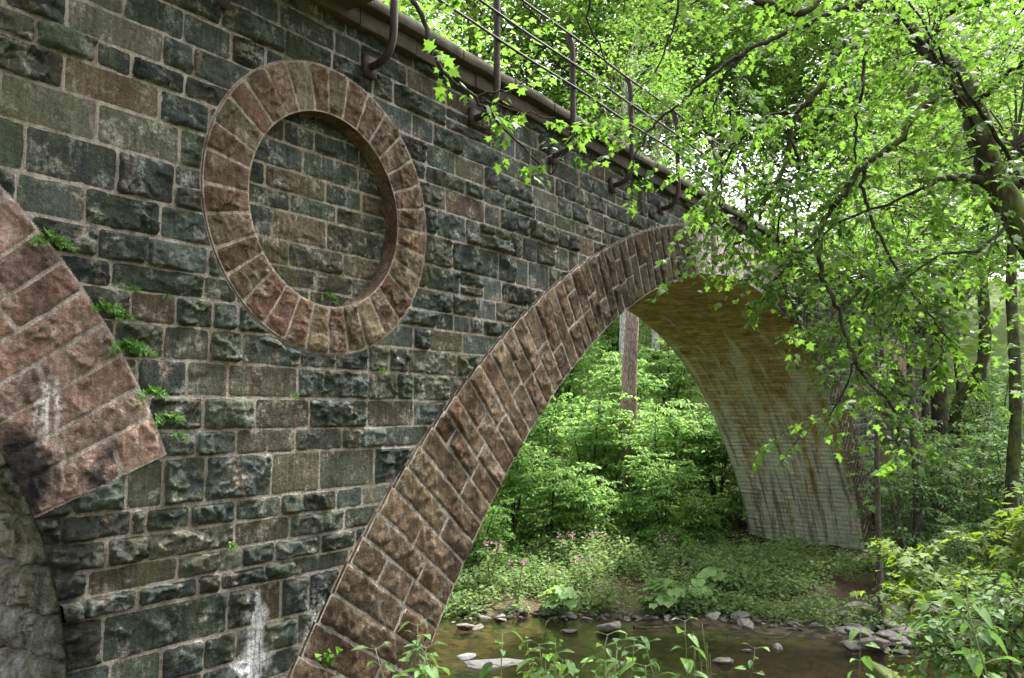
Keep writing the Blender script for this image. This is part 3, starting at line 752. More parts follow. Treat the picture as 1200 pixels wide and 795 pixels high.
def twig(mbw, mbl, p0, d0, L, leaf, tmpl, n=8, r=.006, droop=.5, seg=5):
    """a twig that droops, with leaves set alternately along it"""
    d = np.array(d0, float); d /= np.linalg.norm(d); P = [np.array(p0, float)]
    for i in range(seg):
        d = d + rng.normal(0, .16, 3); d[2] -= droop * .16; d /= np.linalg.norm(d); P.append(P[-1] + d * L / seg)
    P = np.array(P)
    if mbw is not None and r > 0:
        V, F = tube_arrays(P, np.linspace(r, r * .4, len(P)), 3, cap=False); mbw.add(V, F)
    t = np.sort(rng.uniform(.15, 1.0, n)) * seg; i = np.minimum(t.astype(int), seg - 1); f = (t - i)[:, None]
    pos = P[i] * (1 - f) + P[i + 1] * f; T = P[i + 1] - P[i]; T /= np.linalg.norm(T, axis=1, keepdims=True)
    side = np.cross(T, [0, 0, 1.0]); side /= np.linalg.norm(side, axis=1, keepdims=True) + 1e-6
    sg = np.where(np.arange(n) % 2, 1, -1)[:, None]
    dirs = T * .5 + side * sg * .9
    pos = pos + dirs * leaf * .35
    add_leaves(mbl, pos, leaf, tmpl, dirs, .45, .35)
    return P

def crown(mbw, mbl, base_z, H0, H1, R, nclus, per, leaf, tmpl, disc=.7, trunk=None, hollow=.3, noise_s=.35, seed=0, limbs=.35, tilt=.45):
    cz, hz = (H0 + H1) / 2, (H1 - H0) / 2; got = 0; tries = 0
    while got < nclus and tries < nclus * 12:
        tries += 1
        v = rng.normal(0, 1, 3); v /= np.linalg.norm(v); rr = rng.uniform(hollow, 1) ** .6
        wid = 1.0 + .25 * vnoise(np.array([v * 1.6 + seed]), 5)[0]
        p = v * rr * np.array([R, R, hz]) * wid + np.array([0, 0, cz])
        if vnoise(np.array([p * noise_s + seed * 3.1]), 9)[0] < -.12: continue
        got += 1
        q = rng.uniform(0, 1, per) ** .55 * disc * rng.uniform(.7, 1.25); a = rng.uniform(0, TAU, per)
        out = np.array([v[0], v[1], 0]) * .3
        L = np.stack([q * np.cos(a), q * np.sin(a), rng.normal(0, .11 * disc, per)], 1); L[:, 2] -= q * .22 + (L @ out) * .5
        dirs = np.stack([np.cos(a), np.sin(a), np.zeros(per)], 1)
        add_leaves(mbl, p + L, leaf, tmpl, dirs, .3, tilt)
        if mbw is not None and rng.random() < limbs:
            z0 = max(base_z + .5, p[2] - np.hypot(p[0], p[1]) * rng.uniform(.35, .8)); z0 = min(z0, H1 * .93)
            t0 = np.array([0, 0, z0]) if trunk is None else trunk(z0)
            mid = (t0 + p) / 2 + rng.normal(0, .15, 3) + np.array([0, 0, .12 * np.hypot(p[0], p[1])])
            V, F = tube_arrays(spline([t0, mid, p], 4), np.linspace(.018 + .012 * R * .6, .008, 9), 4, cap=False); mbw.add(V, F)

def make_tree(name, H, r0, H0, R, nclus, per, leaf, tmpl, lmat, bmat, lean=(0, 0), disc=.8, seed=0, bend=.12, limbs=.3, tilt=.45, noise_s=.35):
    root = empty(name)
    k = 14; zz = np.linspace(-.4, H * .94, k)
    px = lean[0] * (zz / H) ** 1.3 + bend * fbm(np.stack([zz * .35, zz * 0 + seed, zz * 0], 1), 3, 3) * (zz > 0)
    py = lean[1] * (zz / H) ** 1.3 + bend * fbm(np.stack([zz * .35, zz * 0 + seed + 9, zz * 0], 1), 3, 4) * (zz > 0)
    path = np.stack([px, py, zz], 1)
    def trunk(z): return np.array([np.interp(z, zz, px), np.interp(z, zz, py), z])
    rad = r0 * (1 - .8 * np.clip(zz / H, 0, 1)) * (1 + .5 * np.exp(-np.maximum(zz, 0) / .35))
    mw = MB(); V, F = tube_arrays(spline(path, 3), np.interp(np.linspace(0, 1, 3 * (k - 1) + 1), np.linspace(0, 1, k), rad), 10, .06); mw.add(V, F)
    ml = MB(); m2 = MB(); crown(m2, ml, 0, H0, H, R, nclus, per, leaf, tmpl, disc, trunk, seed=seed, limbs=limbs, tilt=tilt, noise_s=noise_s)
    # the crown follows the lean
    off = trunk((H0 + H) / 2); 
    for i in range(len(ml.V)): ml.V[i] = ml.V[i] + np.array([off[0], off[1], 0])
    t = mw.build('trunk', bmat, root, True); ml.build('crown', lmat, root)
    if m2.n: m2.build('limbs', bmat, t, True)
    return root

def put(o, p, rz=0.0, s=1.0, label=None, group=None, cat=None):
    o.location = p; o.rotation_euler = (0, 0, rz); o.scale = (s, s, s) if np.isscalar(s) else s
    tag(o, label, cat, group); return o
def clone(o, p, rz, s, label, group=None):
    c = copy_tree(o); return put(c, p, rz, s, label, group)
def gat(px, dist, dz=0.0):
    d = ray(px, 493); d = d * (dist / math.hypot(d[0], d[1])); return gp(d[0], d[1], dz)

# ------------------------------------------------------------------ forest behind the bridge and up the valley side
PROTO = {}
PROTO['broad_a'] = make_tree('broadleaf_tree', 16, .24, 4.5, 5.6, 250, 44, .17, LEAF, M['canopy'], M['greybark'], disc=1.0, seed=1)
PROTO['broad_b'] = make_tree('broadleaf_tree', 14, .19, 3.5, 4.6, 230, 42, .16, LEAF, M['canopy'], M['darkbark'], (.8, .4), disc=.95, seed=2)
PROTO['broad_c'] = make_tree('broadleaf_tree', 19, .27, 7.5, 5.4, 240, 46, .18, LEAF, M['canopy'], M['greybark'], (-.6, .5), disc=1.05, seed=3)
used = set()
def tree(kind, px, dist, s, rz, label, group='broadleaf trees of the valley wood'):
    p = gat(px, dist, -.1)
    if kind not in used:
        used.add(kind); return put(PROTO[kind], p, rz, s, label, group, 'tree')
    return clone(PROTO[kind], p, rz, s, label, group)
for kind, px, dist, s, rz, lab in [
    ('broad_a', 300, 17, 1.0, 0, 'bright green tree rising just behind the parapet at the refuge slab'),
    ('broad_b', 385, 21, 1.05, 1, 'bushy tree behind the railing, above the round blind window'),
    ('broad_c', 545, 47, 1.7, 2, 'tall tree behind the middle railing posts with sky gaps beside it'),
    ('broad_a', 620, 50, 1.7, 3, 'tree behind the parapet over the left haunch of the big arch'),
    ('broad_b', 690, 54, 1.95, 4, 'light green tree high on the slope above the arch crown'),
    ('broad_c', 800, 52, 1.65, .5, 'tree on the slope straight above the arch crown and end of railing'),
    ('broad_b', 960, 58, 1.9, 2.5, 'tree on the hillside seen over the far end of the bridge'),
    ('broad_c', 400, 32, 1.15, 4.2, 'tall tree deep behind the parapet at the top left of the railing'),
    ('broad_b', 1045, 55, 1.8, 5.2, 'tree far up the slope beyond the end of the bridge'),
    ('broad_a', 1135, 43, 1.0, .9, 'broad tree behind the curved trunk on the right bank'),
    ('broad_b', 1085, 47, 1.1, 3.3, 'slim leaning tree behind the straight dark trunk'),
    ('broad_b', 470, 60, 2.1, 3.5, 'far broad tree behind the railing, filling the gap left of the posts'),
    ('broad_a', 755, 70, 2.3, 2.7, 'far tree on the ridge in line with the arch crown'),
    ('broad_b', 845, 60, 2.1, .3, 'far tree above the vault, in the gap between the maple limbs'),
    ('broad_a', 915, 68, 2.2, 4.6, 'tall bushy tree over the far pier, behind the drooping maple twigs'),
    ('broad_c', 1010, 53, 1.6, 1.9, 'tall tree behind the end of the bridge, left of the slender trunks'),
    ('broad_a', 720, 48, 1.6, 5.5, 'tree behind the fourth railing post'),
    ('broad_b', 1120, 60, 2.0, .7, 'far tree high on the slope above the bent mossy trunk'),
    ('broad_a', 1180, 56, 1.9, 2.2, 'far tree high on the slope at the upper right'),
    ('broad_c', 870, 80, 2.3, 1.3, 'farthest tree in line with the right half of the arch'),
    ('broad_c', 1000, 75, 1.3, 5.9, 'most distant tall tree above the end of the bridge'),
    ]:
    tree(kind, px, dist, s, rz, lab)

# trees on the camera's own bank: they hang over the scene from outside the picture
NEAR = make_tree('maple_tree', 12, .17, 3.2, 4.6, 230, 46, .085, STAR, M['maple'], M['mossbark'], (.4, .3), disc=.7, seed=7)
put(NEAR, gp(11.6, -3.4, -.1), .4, 1.0, 'maple on the near bank outside the right edge, its leaves filling the upper right corner', 'trees on the near bank', 'tree')

# named trunks
def trunk_tree(name, pts, rads, bmat, label, cat='tree', crown_args=None, lmat=None, limbs=None):
    """pts: (px, py, dist) up the stem; the foot goes into the ground"""
    P = [at(*p) for p in pts]; foot = gp(P[0][0], P[0][1], -.3); P = [foot] + P
    root = empty(name, foot); mw = MB()
    V, F = tube_arrays(spline(P, 5), np.interp(np.linspace(0, 1, 5 * (len(P) - 1) + 1), np.linspace(0, 1, len(P)), [rads[0] * 1.25] + list(rads)), 10, .05); mw.add(V, F)
    if crown_args:
        ml = MB(); top = P[-1]; m2 = MB()
        H0, H1, R, ncl, per, leaf, tm, dsc = crown_args
        crown(m2, ml, 0, H0, H1, R, ncl, per, leaf, tm, dsc, lambda z: np.array([0, 0, min(z, .2)]), seed=len(label), limbs=.4)
        for v in m2.V: v += top
        for v in ml.V: v += top
        t = mw.build('trunk', bmat, root, True); ml.build('crown', lmat, root)
        if m2.n:
            q = m2.build('limbs', bmat, None, True); q.parent = t
    else:
        mw.build('trunk', bmat, root, True)
    return tag(root, label, cat)
CR = (-2, 5, 2.4, 60, 40, .16, LEAF, .8)
trunk_tree('larch_tree', [(735, 625, 30), (736, 505, 30), (738, 430, 30), (741, 365, 30), (743, 240, 30.3)], [.36, .33, .27, .24, .2], M['pinebark'], 'straight trunk with pinkish bark seen through the big arch', 'tree', (-.5, 7, 2.6, 90, 40, .15, LEAF, .7), M['canopy'])
trunk_tree('birch_tree', [(729, 560, 38), (730, 440, 38), (731, 300, 38.2), (732, 120, 38.4)], [.2, .18, .16, .1], M['palebark'], 'thin white trunk just left of the pinkish one through the arch', 'tree', CR, M['canopy'])
trunk_tree('birch_tree', [(767, 520, 46), (768, 440, 46), (769, 300, 46), (770, 150, 46)], [.25, .23, .2, .1], M['palebark'], 'pale trunk under the arch close to the edge of the vault', 'tree', CR, M['canopy'])
trunk_tree('spruce_tree', [(1101, 600, 31), (1101, 500, 31), (1100, 410, 31), (1097, 250, 31), (1090, 60, 31.5)], [.30, .26, .24, .2, .12], M['darkbark'], 'straight dark trunk in the wood right of the far pier', 'tree', (-6, 4, 3.4, 130, 42, .15, LEAF, .9), M['canopy'])
trunk_tree('maple_sapling', [(1076, 640, 26), (1074, 560, 26), (1068, 470, 26), (1064, 380, 26), (1055, 250, 26.5)], [.13, .115, .1, .085, .05], M['greybark'], 'thin grey stem rising from the bank beside the far pier', 'tree', (-3, 3, 2.6, 90, 36, .14, STAR, .8), M['canopy'])
trunk_tree('oak_tree', [(1112, 575, 33), (1118, 520, 33), (1122, 475, 33), (1148, 432, 33), (1156, 390, 33), (1152, 300, 33.2), (1165, 150, 33.4)], [.24, .22, .2, .19, .17, .14, .1], M['mossbark'], 'mossy trunk with a sharp bend to the right in the wood', 'tree', (-5, 4, 3.4, 120, 42, .15, LEAF, .9), M['canopy'])
trunk_tree('oak_tree', [(1184, 610, 25), (1190, 500, 25), (1189, 420, 25), (1185, 330, 25.2), (1190, 180, 25.4)], [.17, .15, .14, .13, .08], M['mossbark'], 'mossy upright trunk near the right edge with a side limb', 'tree', (-4, 4, 3.2, 120, 40, .15, LEAF, .85), M['canopy'])
trunk_tree('maple_sapling', [(1030, 640, 21.5), (1028, 520, 21.5), (1034, 420, 21.5), (1030, 330, 21.6)], [.07, .06, .05, .03], M['greybark'], 'leafy young tree standing in front of the far pier and third arch', 'tree', (-3.4, 2.6, 2.3, 120, 38, .13, STAR, .7), M['canopy'])
trunk_tree('ash_tree', [(1085, 480, 40), (1086, 330, 40), (1078, 250, 40), (1070, 120, 40)], [.16, .14, .12, .08], M['greybark'], 'slender trunk behind the maple twigs over the far bank', 'tree', CR, M['canopy'])
trunk_tree('ash_tree', [(1128, 480, 44), (1114, 340, 44), (1106, 280, 44), (1098, 140, 44)], [.2, .17, .15, .1], M['greybark'], 'left-leaning trunk behind the bent mossy one', 'tree', CR, M['canopy'])
trunk_tree('ash_tree', [(1150, 470, 40), (1152, 380, 40), (1149, 290, 40), (1160, 150, 40)], [.2, .17, .15, .1], M['darkbark'], 'dark trunk standing behind the top of the bent mossy one', 'tree', CR, M['canopy'])

# understorey: layered saplings and shrubs
def make_shrub(name, H, R, stems, layers, per, leaf, tmpl, lmat, bmat, seed, flat=.35, zlo=.12):
    root = empty(name); mw, ml = MB(), MB()
    for s in range(stems):
        a = s / stems * TAU + rng.uniform(-.5, .5); hh = H * rng.uniform(.75, 1.0); sp = R * rng.uniform(.25, .6)
        P = spline([(0, 0, -.15), (sp * .25 * math.cos(a), sp * .25 * math.sin(a), hh * .35), (sp * .6 * math.cos(a), sp * .6 * math.sin(a), hh * .7), (sp * math.cos(a), sp * math.sin(a), hh)], 5)
        V, F = tube_arrays(P, np.linspace(.012 + .006 * H, .006, len(P)), 5); mw.add(V, F)
        for l in range(layers):
            t = rng.uniform(zlo, 1.0); i = min(int(t * (len(P) - 1)), len(P) - 2); p = P[i]
            az = rng.uniform(0, TAU); L = R * rng.uniform(.35, .85) * (1.15 - .6 * t)
            d = np.array([math.cos(az), math.sin(az), rng.uniform(.0, .45)])
            Q = twig(mw, ml, p, d, L, leaf, tmpl, per, .009, .55)
            for j in (1, 2, 3, 4):
                sgn = 1 if j % 2 else -1
                dd = np.array([math.cos(az + sgn * .9), math.sin(az + sgn * .9), .05])
                twig(mw, ml, Q[j], dd, L * rng.uniform(.3, .55), leaf, tmpl, max(4, per // 2), .005, .5, 4)
    mw.build('stems', bmat, root); ml.build('foliage', lmat, root)
    return root
SH = [make_shrub('hazel_shrub', 4.6, 2.3, 7, 17, 17, .14, OVAL, M['shrub'], M['darkbark'], 1),
      make_shrub('hazel_shrub', 3.4, 2.0, 7, 16, 17, .135, OVAL, M['shrub'], M['darkbark'], 2),
      make_shrub('beech_sapling', 4.6, 2.4, 5, 16, 17, .115, OVAL, M['beech'], M['greybark'], 3)]
for s in SH: tag(s, None, 'shrub')
spots = [(0, 600, 27, 1.0, 'hazel bush left in the arch opening, close to the ring'), (1, 645, 26.5, .95, 'bright shrub under the arch left of the pinkish trunk'), (0, 690, 29, 1.15, 'tallest bright shrub in the middle of the arch opening'),
         (1, 715, 31, 1.25, 'shrub directly behind the pinkish trunk'), (0, 765, 29, 1.1, 'shrub right of the pinkish trunk with drooping leafy sprays'), (1, 800, 31, 1.2, 'shrub under the arch next to the vault edge'),
         (0, 838, 30, 1.1, 'shrub pressed against the back of the far pier'), (0, 660, 37, 1.2, 'higher shrub on the sunlit slope behind the arch, left'), (1, 785, 38, 1.35, 'higher shrub on the slope behind the arch, right'),
         (1, 560, 24, .75, 'low shrub at the foot of the brown arch ring across the stream'), (0, 720, 43, 1.2, 'small far shrub up the slope between the white trunks'), (0, 500, 25, .9, 'shrub hidden mostly behind the brown arch ring'),
         (1, 630, 32, 1.2, 'bright bush a little deeper behind the left shrubs of the arch'), (0, 735, 34, 1.15, 'bushy shrub between the pinkish and the pale trunk'), (1, 680, 26, .8, 'rounded shrub in front of the tallest one under the arch'), (0, 775, 26.5, .8, 'leafy shrub before the drooping one, right half of the arch'), (1, 740, 27, .62, 'low shrub with pale sprays at the foot of the pinkish trunk'), (1, 820, 28, .6, 'low shadowed shrub left of the far pier foot')]
n_used = {}
for k, px, dist, s, lab in spots:
    if k not in n_used: n_used[k] = 1; put(SH[k], gat(px, dist), rng.uniform(0, 6), s, lab, 'shrubs behind the arch')
    else: clone(SH[k], gat(px, dist), rng.uniform(0, 6), s, lab, 'shrubs behind the arch')
for i, (px, dist, s, lab) in enumerate([(1052, 25.5, .9, 'pale layered sapling right beside the far pier'), (1090, 27, .95, 'pale sapling in front of the straight dark trunk'), (1135, 29, 1.05, 'layered sapling below the bend of the mossy trunk'),
                                        (1180, 27, .95, 'layered sapling at the foot of the trunk near the right edge'), (1160, 33, 1.2, 'sapling further back in the shade of the wood'), (1215, 30, 1.1, 'sapling at the right edge of the far wood'),
                                        (1045, 31, .7, 'small sapling in front of the dark third arch'), (1120, 24, .5, 'low sapling on the bank above the stone heap')]):
    (put if i == 0 else clone)(SH[2], gat(px, dist), rng.uniform(0, 6), s, lab, 'saplings on the far right bank')

# the far wood that closes the valley, read as one mass
ml = MB(); c = []
while len(c) < 1500:
    px = rng.uniform(250, 1500); dist = rng.uniform(58, 125); d = ray(px, 493); d = d * dist / math.hypot(d[0], d[1])
    p = gp(d[0], d[1], rng.uniform(.3, 1) ** .8 * rng.choice([5, 9, 13, 16]))
    if vnoise(np.array([p * .11]), 77)[0] < -.2: continue
    c.append(p)
c = np.array(c); per = 34
o = rng.normal(0, 1, (len(c), per, 3)) * (1.5, 1.5, .7)
add_leaves(ml, (c[:, None] + o).reshape(-1, 3), .5, LEAF, None, .3, .5)
tag(ml.build('distant_wood', M['canopy']), kind='stuff')
# undergrowth on the slope and in the shade
ml = MB(); P = []
while len(P) < 16000:
    px = rng.uniform(480, 1300); dist = rng.uniform(23, 58); d = ray(px, 493); d = d * dist / math.hypot(d[0], d[1])
    sd_ = shore_d(d[0], d[1])
    if sd_ < 5.0: continue
    if WALL_Y - .3 < d[1] < WALL_Y + DEPTH + .3: continue
    if vnoise(np.array([[d[0] * .45, d[1] * .45, 0]]), 33)[0] < -.12: continue
    P.append(gp(d[0], d[1], rng.uniform(.02, .6) * (1.6 if dist > 36 else 1)))
add_leaves(ml, np.array(P), .22, STAR, None, .2, .35)
tag(ml.build('undergrowth', M['shrub']), kind='stuff')

# ------------------------------------------------------------------ far bank: herbs, butterbur, balsam
def pixel_ground(px, py, z=None):
    """walk down a sight line to the terrain"""
    d = ray(px, py); d = d / math.hypot(d[0], d[1]); t = np.arange(3, 70, .05)
    Pz = t * d[2]; gz = np.maximum(ground_z(t * d[0], t * d[1]), WATER); k = np.argmax(Pz <= gz)
    return np.array([t[k] * d[0], t[k] * d[1], max(gz[k], WATER)])
ml, ms = MB(), MB(); cnt = 0
while cnt < 5200:
    y = rng.uniform(-3, 20); sd_ = rng.uniform(.05, 7.2)
    yy = y; x = 20.2 + (sd_ - (yy - 7.6) * .6 - (max(7.6 - yy, 0)) * .5) / .8
    dens = fbm(np.array([[x * .5, y * .5, 0]]), 2, 55)[0] + .38
    if y < 5.5: dens -= .35 + max(0, 3.6 - sd_) * .0
    if y < 2.5 and sd_ > 2: dens -= .5
    if sd_ > 4.8: dens -= .4
    if dens < rng.uniform(-.3, .35): continue
    g0 = gp(x, y); h = rng.uniform(.22, .6) * (1.35 if 1.0 < sd_ < 4.2 else .8) * (1 + 1.1 * max(0, vnoise(np.array([[x * .8, y * .8, 4.0]]), 91)[0])); n = int(rng.integers(12, 22))
    t = rng.uniform(.2, 1, n); off = rng.normal(0, .10, (n, 3)) * (1, 1, .3)
    P = g0 + np.stack([np.zeros(n), np.zeros(n), t * h], 1) + off
    add_leaves(ml, P, .12, NARROW if cnt % 2 else LEAF, None, .2, .5); cnt += 1
tag(ml.build('bank_herbs', M['herb']), kind='stuff')

def make_butterbur(seed, n=13):
    root = empty('butterbur_plant'); ml, ms = MB(), MB()
    for i in range(n):
        a = rng.uniform(0, TAU); rr = rng.uniform(.1, .62); h = rng.uniform(.35, .8) * (1.1 - rr * .6); s = rng.uniform(.15, .27)
        c = np.array([rr * math.cos(a), rr * math.sin(a), h]); k = 16; th = np.arange(k) / k * TAU
        rad = s * (1 + .07 * np.cos(3 * th + seed) - .55 * np.exp(-((th - math.pi) / .28) ** 2)) * rng.uniform(.92, 1.08, k)
        til = np.array([math.cos(a), math.sin(a)]) * .45
        R = np.stack([rad * np.cos(th + a), rad * np.sin(th + a)], 1); z = .04 * np.cos(6 * th) - R @ til + .1 * s
        R2 = R * .5; z2 = -R2 @ til
        V = np.concatenate([[c + (0, 0, -.03)], np.c_[c[0] + R2[:, 0], c[1] + R2[:, 1], c[2] + z2], np.c_[c[0] + R[:, 0], c[1] + R[:, 1], c[2] + z]])
        F3 = [[0, 1 + j, 1 + (j + 1) % k] for j in range(k)]; F4 = [[1 + j, 1 + k + j, 1 + k + (j + 1) % k, 1 + (j + 1) % k] for j in range(k)]
        ml.add(V, [np.array(F3), np.array(F4)], rnd=np.full(len(V), rng.uniform(.1, 1)))
        V, F = tube_arrays(spline([(c[0] * .2, c[1] * .2, 0), (c[0] * .6, c[1] * .6, h * .6), c - (0, 0, .03)], 4), .012, 5); ms.add(V, F)
    ml.build('leaves', M['butterbur'], root, True); ms.build('stalks', M['stem'], root)
    return root
bb = [make_butterbur(1, 15), make_butterbur(4, 13)]
for i, (px, py, s, lab) in enumerate([(658, 722, .95, 'butterbur with broad round leaves at the waterline, left clump'), (790, 716, 1.05, 'butterbur with big pale leaves above the grey stones'), (818, 712, .9, 'butterbur clump half hidden in the bank herbs'), (772, 720, .7, 'small butterbur at the water left of the big pale one'), (838, 700, .95, 'rearmost butterbur, leaves silvery, high on the bank')]):
    p = pixel_ground(px, py)
    (put if i < 2 else clone)(bb[i % 2], p, rng.uniform(0, 6), s, lab, 'butterbur on the far bank')
for b in bb: tag(b, None, 'plant')
bb[0]['category'] = bb[1]['category'] = 'plant'

def make_balsam():
    root = empty('balsam_plant'); ml, ms, mf = MB(), MB(), MB()
    for s in range(4):
        a = rng.uniform(0, TAU); top = np.array([.22 * math.cos(a), .22 * math.sin(a), rng.uniform(.85, 1.25)])
        P = spline([(0, 0, -.05), top * (.4, .4, .5), top], 5); V, F = tube_arrays(P, np.linspace(.014, .006, len(P)), 5); ms.add(V, F)
        t = rng.uniform(.2, .98, 22); Q = np.stack([np.interp(t, np.linspace(0, 1, len(P)), P[:, j]) for j in range(3)], 1); aa = rng.uniform(0, TAU, 22)
        D = np.stack([np.cos(aa), np.sin(aa), .3 + 0 * aa], 1); add_leaves(ml, Q + D * .02, .17, NARROW, D, .4, .3)
        n = 7; Qf = top + rng.normal(0, .055, (n, 3)) + (0, 0, .03); add_leaves(mf, Qf, .075, OVAL, None, .2, 1.0)
    ms.build('stems', M['stem'], root); ml.build('leaves', M['herb'], root); mf.build('flowers', M['petal'], root)
    return root
bal = make_balsam(); tag(bal, None, 'plant')
for i, (px, py, s, lab) in enumerate([(575, 700, 1.15, 'balsam with a pink flower head left of all the bank plants'), (606, 712, .9, 'low balsam with pink flowers above the left waterline stones'), (663, 680, 1.0, 'balsam with pale pink flowers rising behind the left butterbur'), (700, 675, .95, 'balsam with pink flowers in the middle of the bank'), (782, 680, .95, 'balsam with a bright pink flower behind the butterbur'), (684, 700, .8, 'short balsam with few pink flowers right of the left butterbur')]):
    (put if i == 0 else clone)(bal, pixel_ground(px, py), rng.uniform(0, 6), s, lab, 'flowering balsam on the far bank')

# ------------------------------------------------------------------ stones
import bmesh
def rock_mesh(seed, flat=.7):
    bm = bmesh.new(); bmesh.ops.create_icosphere(bm, subdivisions=4, radius=1.0)
    V = np.array([v.co[:] for v in bm.verts]); r = np.random.default_rng(seed)
    nn = V / np.linalg.norm(V, axis=1, keepdims=True); rad = np.full(len(V), 1.0)
    for k in range(26):
        n = r.normal(0, 1, 3); n /= np.linalg.norm(n); d = nn @ n; c = r.uniform(.48, .84)
        rad = np.minimum(rad, np.where(d > .05, c / np.maximum(d, .05), 9))
    W = nn * rad[:, None]; W = W * (1 + .07 * fbm(nn * 3 + seed * 5, 4, seed) + .05 * fbm(nn * 8 + seed, 4, seed + 3))[:, None]
    W = W * np.array([r.uniform(.9, 1.25), r.uniform(.7, 1.0), r.uniform(.42, .75) * flat])
    W[:, 2] -= 0
    for v, c in zip(bm.verts, W): v.co = c
    me = bpy.data.meshes.new('stone'); bm.to_mesh(me); bm.free()
    for p in me.polygons: p.use_smooth = True
    return me
RM = [rock_mesh(s) for s in range(1, 8)]
for m_ in RM: m_.materials.append(M['rock'])
def stone(p, s, label, group=None, me=None, mat=None, rot=None, name='stone', sc=None):
    me = me or RM[rng.integers(len(RM))]
    if mat is not None: me = me.copy(); me.materials.clear(); me.materials.append(mat)
    o = bpy.data.objects.new(name, me); COL.objects.link(o); o.location = p
    o.rotation_euler = rot or (rng.uniform(-.35, .35), rng.uniform(-.35, .35), rng.uniform(0, TAU)); o.scale = sc or (s, s * rng.uniform(.8, 1.1), s * rng.uniform(.8, 1.1))
    return tag(o, label, 'stone', group)
n = 0
while n < 195:
    y = rng.uniform(1.5, 14.5); sd_ = rng.normal(.1, .24); x = 20.2 + (sd_ - (y - 7.6) * .6 - (max(7.6 - y, 0)) * .5) / .8
    s = rng.choice([.07, .10, .14, .18, .26], p=[.15, .3, .3, .18, .07]) * rng.uniform(.85, 1.2)
    stone(gp(x, y, s * .18) if sd_ > -.1 else (x, y, WATER + s * .12), s, 'small grey stone lying along the far waterline', 'stones along the far waterline'); n += 1
for i in range(84):
    px = 985 + 125 * rng.beta(1.6, 1.6); py = 706 + 62 * rng.beta(1.5, 1.6) + (px - 1050) * .12
    p = pixel_ground(px, py); s = rng.choice([.16, .22, .30, .42], p=[.3, .35, .25, .1]) * rng.uniform(.85, 1.15)
    stone(p + (0, 0, s * rng.uniform(.1, .45)), s, 'angular grey stone in the heap on the right of the stream', 'stones heaped on the right bank')
for px, py, s, lab in [(1052, 752, .55, 'biggest pale stone at the water in the right heap'), (1005, 745, .48, 'rounded dark stone at the left end of the right heap'), (715, 739, .52, 'broad slanted slab of rock at the waterline in the middle'),
                       (668, 742, .26, 'single stone standing in shallow water before the left butterbur'), (872, 733, .34, 'pale round stone at the waterline under the bank herbs'), (545, 737, .34, 'pale stone by the water at the foot of the arch ring'),
                       (850, 778, .3, 'flat grey stone alone in the stream'), (912, 760, .2, 'small flat stone in the stream nearer the far bank'), (875, 764, .16, 'tiny stone in the stream beside the flat grey one'), (1000, 760, .34, 'flat stone lying in the water before the right heap'),
                       (560, 738, .2, 'flat stone in the water next to the pale one'), (945, 690, .4, 'grey boulder half sunk in the bare earth below the far pier'), (962, 693, .28, 'smaller boulder right of the sunken one below the far pier'), (985, 652, .3, 'rough stone fallen at the foot of the far pier')]:
    p = pixel_ground(px, py); stone(p + (0, 0, s * .12), s, lab)
for px, py, sc, rz, lab in [(582, 778, (.95, .42, .2), .35, 'large pale flat rock breaking the water at the bottom'), (548, 770, (.34, .24, .17), .9, 'small pale rock at the left end of the large flat one'), (735, 778, (.22, .12, .07), .2, 'pale sliver of rock behind the nettles in the stream')]:
    p = pixel_ground(px, py); stone(p + (0, 0, .01), 1, lab, None, RM[2], M['palerock'], (0, .04, YAW * -1 + rz), 'rock', sc)
p = pixel_ground(1035, 800); stone(p + (0, 0, .10), .6, 'mossy boulder at the bottom edge of the stream', None, RM[1], M['mossrock'], (0, 0, .5), 'boulder', (.75, .6, .75))
p = pixel_ground(1018, 730); stone(p + (0, 0, .18), .6, 'moss-covered hummock behind the right stone heap', None, RM[4], M['mossrock'], (0, 0, 1.2), 'boulder', (.85, .5, .5))

# driftwood
def stick(pts, r, label, name='driftwood_branch'):
    P = [pixel_ground(*q) + (0, 0, .05) for q in pts]; V, F = tube_arrays(spline(P, 5), np.linspace(r, r * .35, 5 * (len(P) - 1) + 1), 6, .15); mb = MB(); mb.add(V, F)
    return tag(mb.build(name, M['greybark'], None, True), label, 'branch')
stick([(742, 738), (760, 739), (785, 737)], .05, 'grey driftwood log on the stones right of the slab')
stick([(897, 752), (915, 750), (926, 745)], .022, 'thin bare stick lying in the shallow water')
stick([(648, 726), (640, 733), (638, 748)], .02, 'thin bare twig leaning into the water under the left butterbur')

# ------------------------------------------------------------------ ferns on the masonry
def make_fern(n, L, seed):
    root_m = MB()
    for i in range(n):
        a = (i / max(1, n - 1) - .5) * 2.6 + rng.uniform(-.2, .2); l = L * rng.uniform(.7, 1.1)
        d0 = np.array([math.sin(a), -.32, .75 * math.cos(a)]); k = 12; t = np.linspace(0, 1, k)[:, None]
        P = d0 * t * l + np.array([0, -.12, -.6]) * (t ** 2) * l
        V, F = tube_arrays(P, np.linspace(.0035, .001, k), 3, cap=False); root_m.add(V, F, rnd=np.full(len(V), .3))
        m2 = 17; tt = np.linspace(.12, .98, m2); Q = np.stack([np.interp(tt, t[:, 0], P[:, j]) for j in range(3)], 1); T = np.gradient(Q, axis=0); T /= np.linalg.norm(T, axis=1, keepdims=True)
        s = np.cross(T, [0, -1, .25]); s /= np.linalg.norm(s, axis=1, keepdims=True) + 1e-6
        for sg in (-1, 1):
            add_leaves(root_m, Q, l * .24 * np.sin(np.pi * (tt * .8 + .18)), NARROW, s * sg + T * .35, .08, .1, np.cross(s, T) * -1)
    return root_m
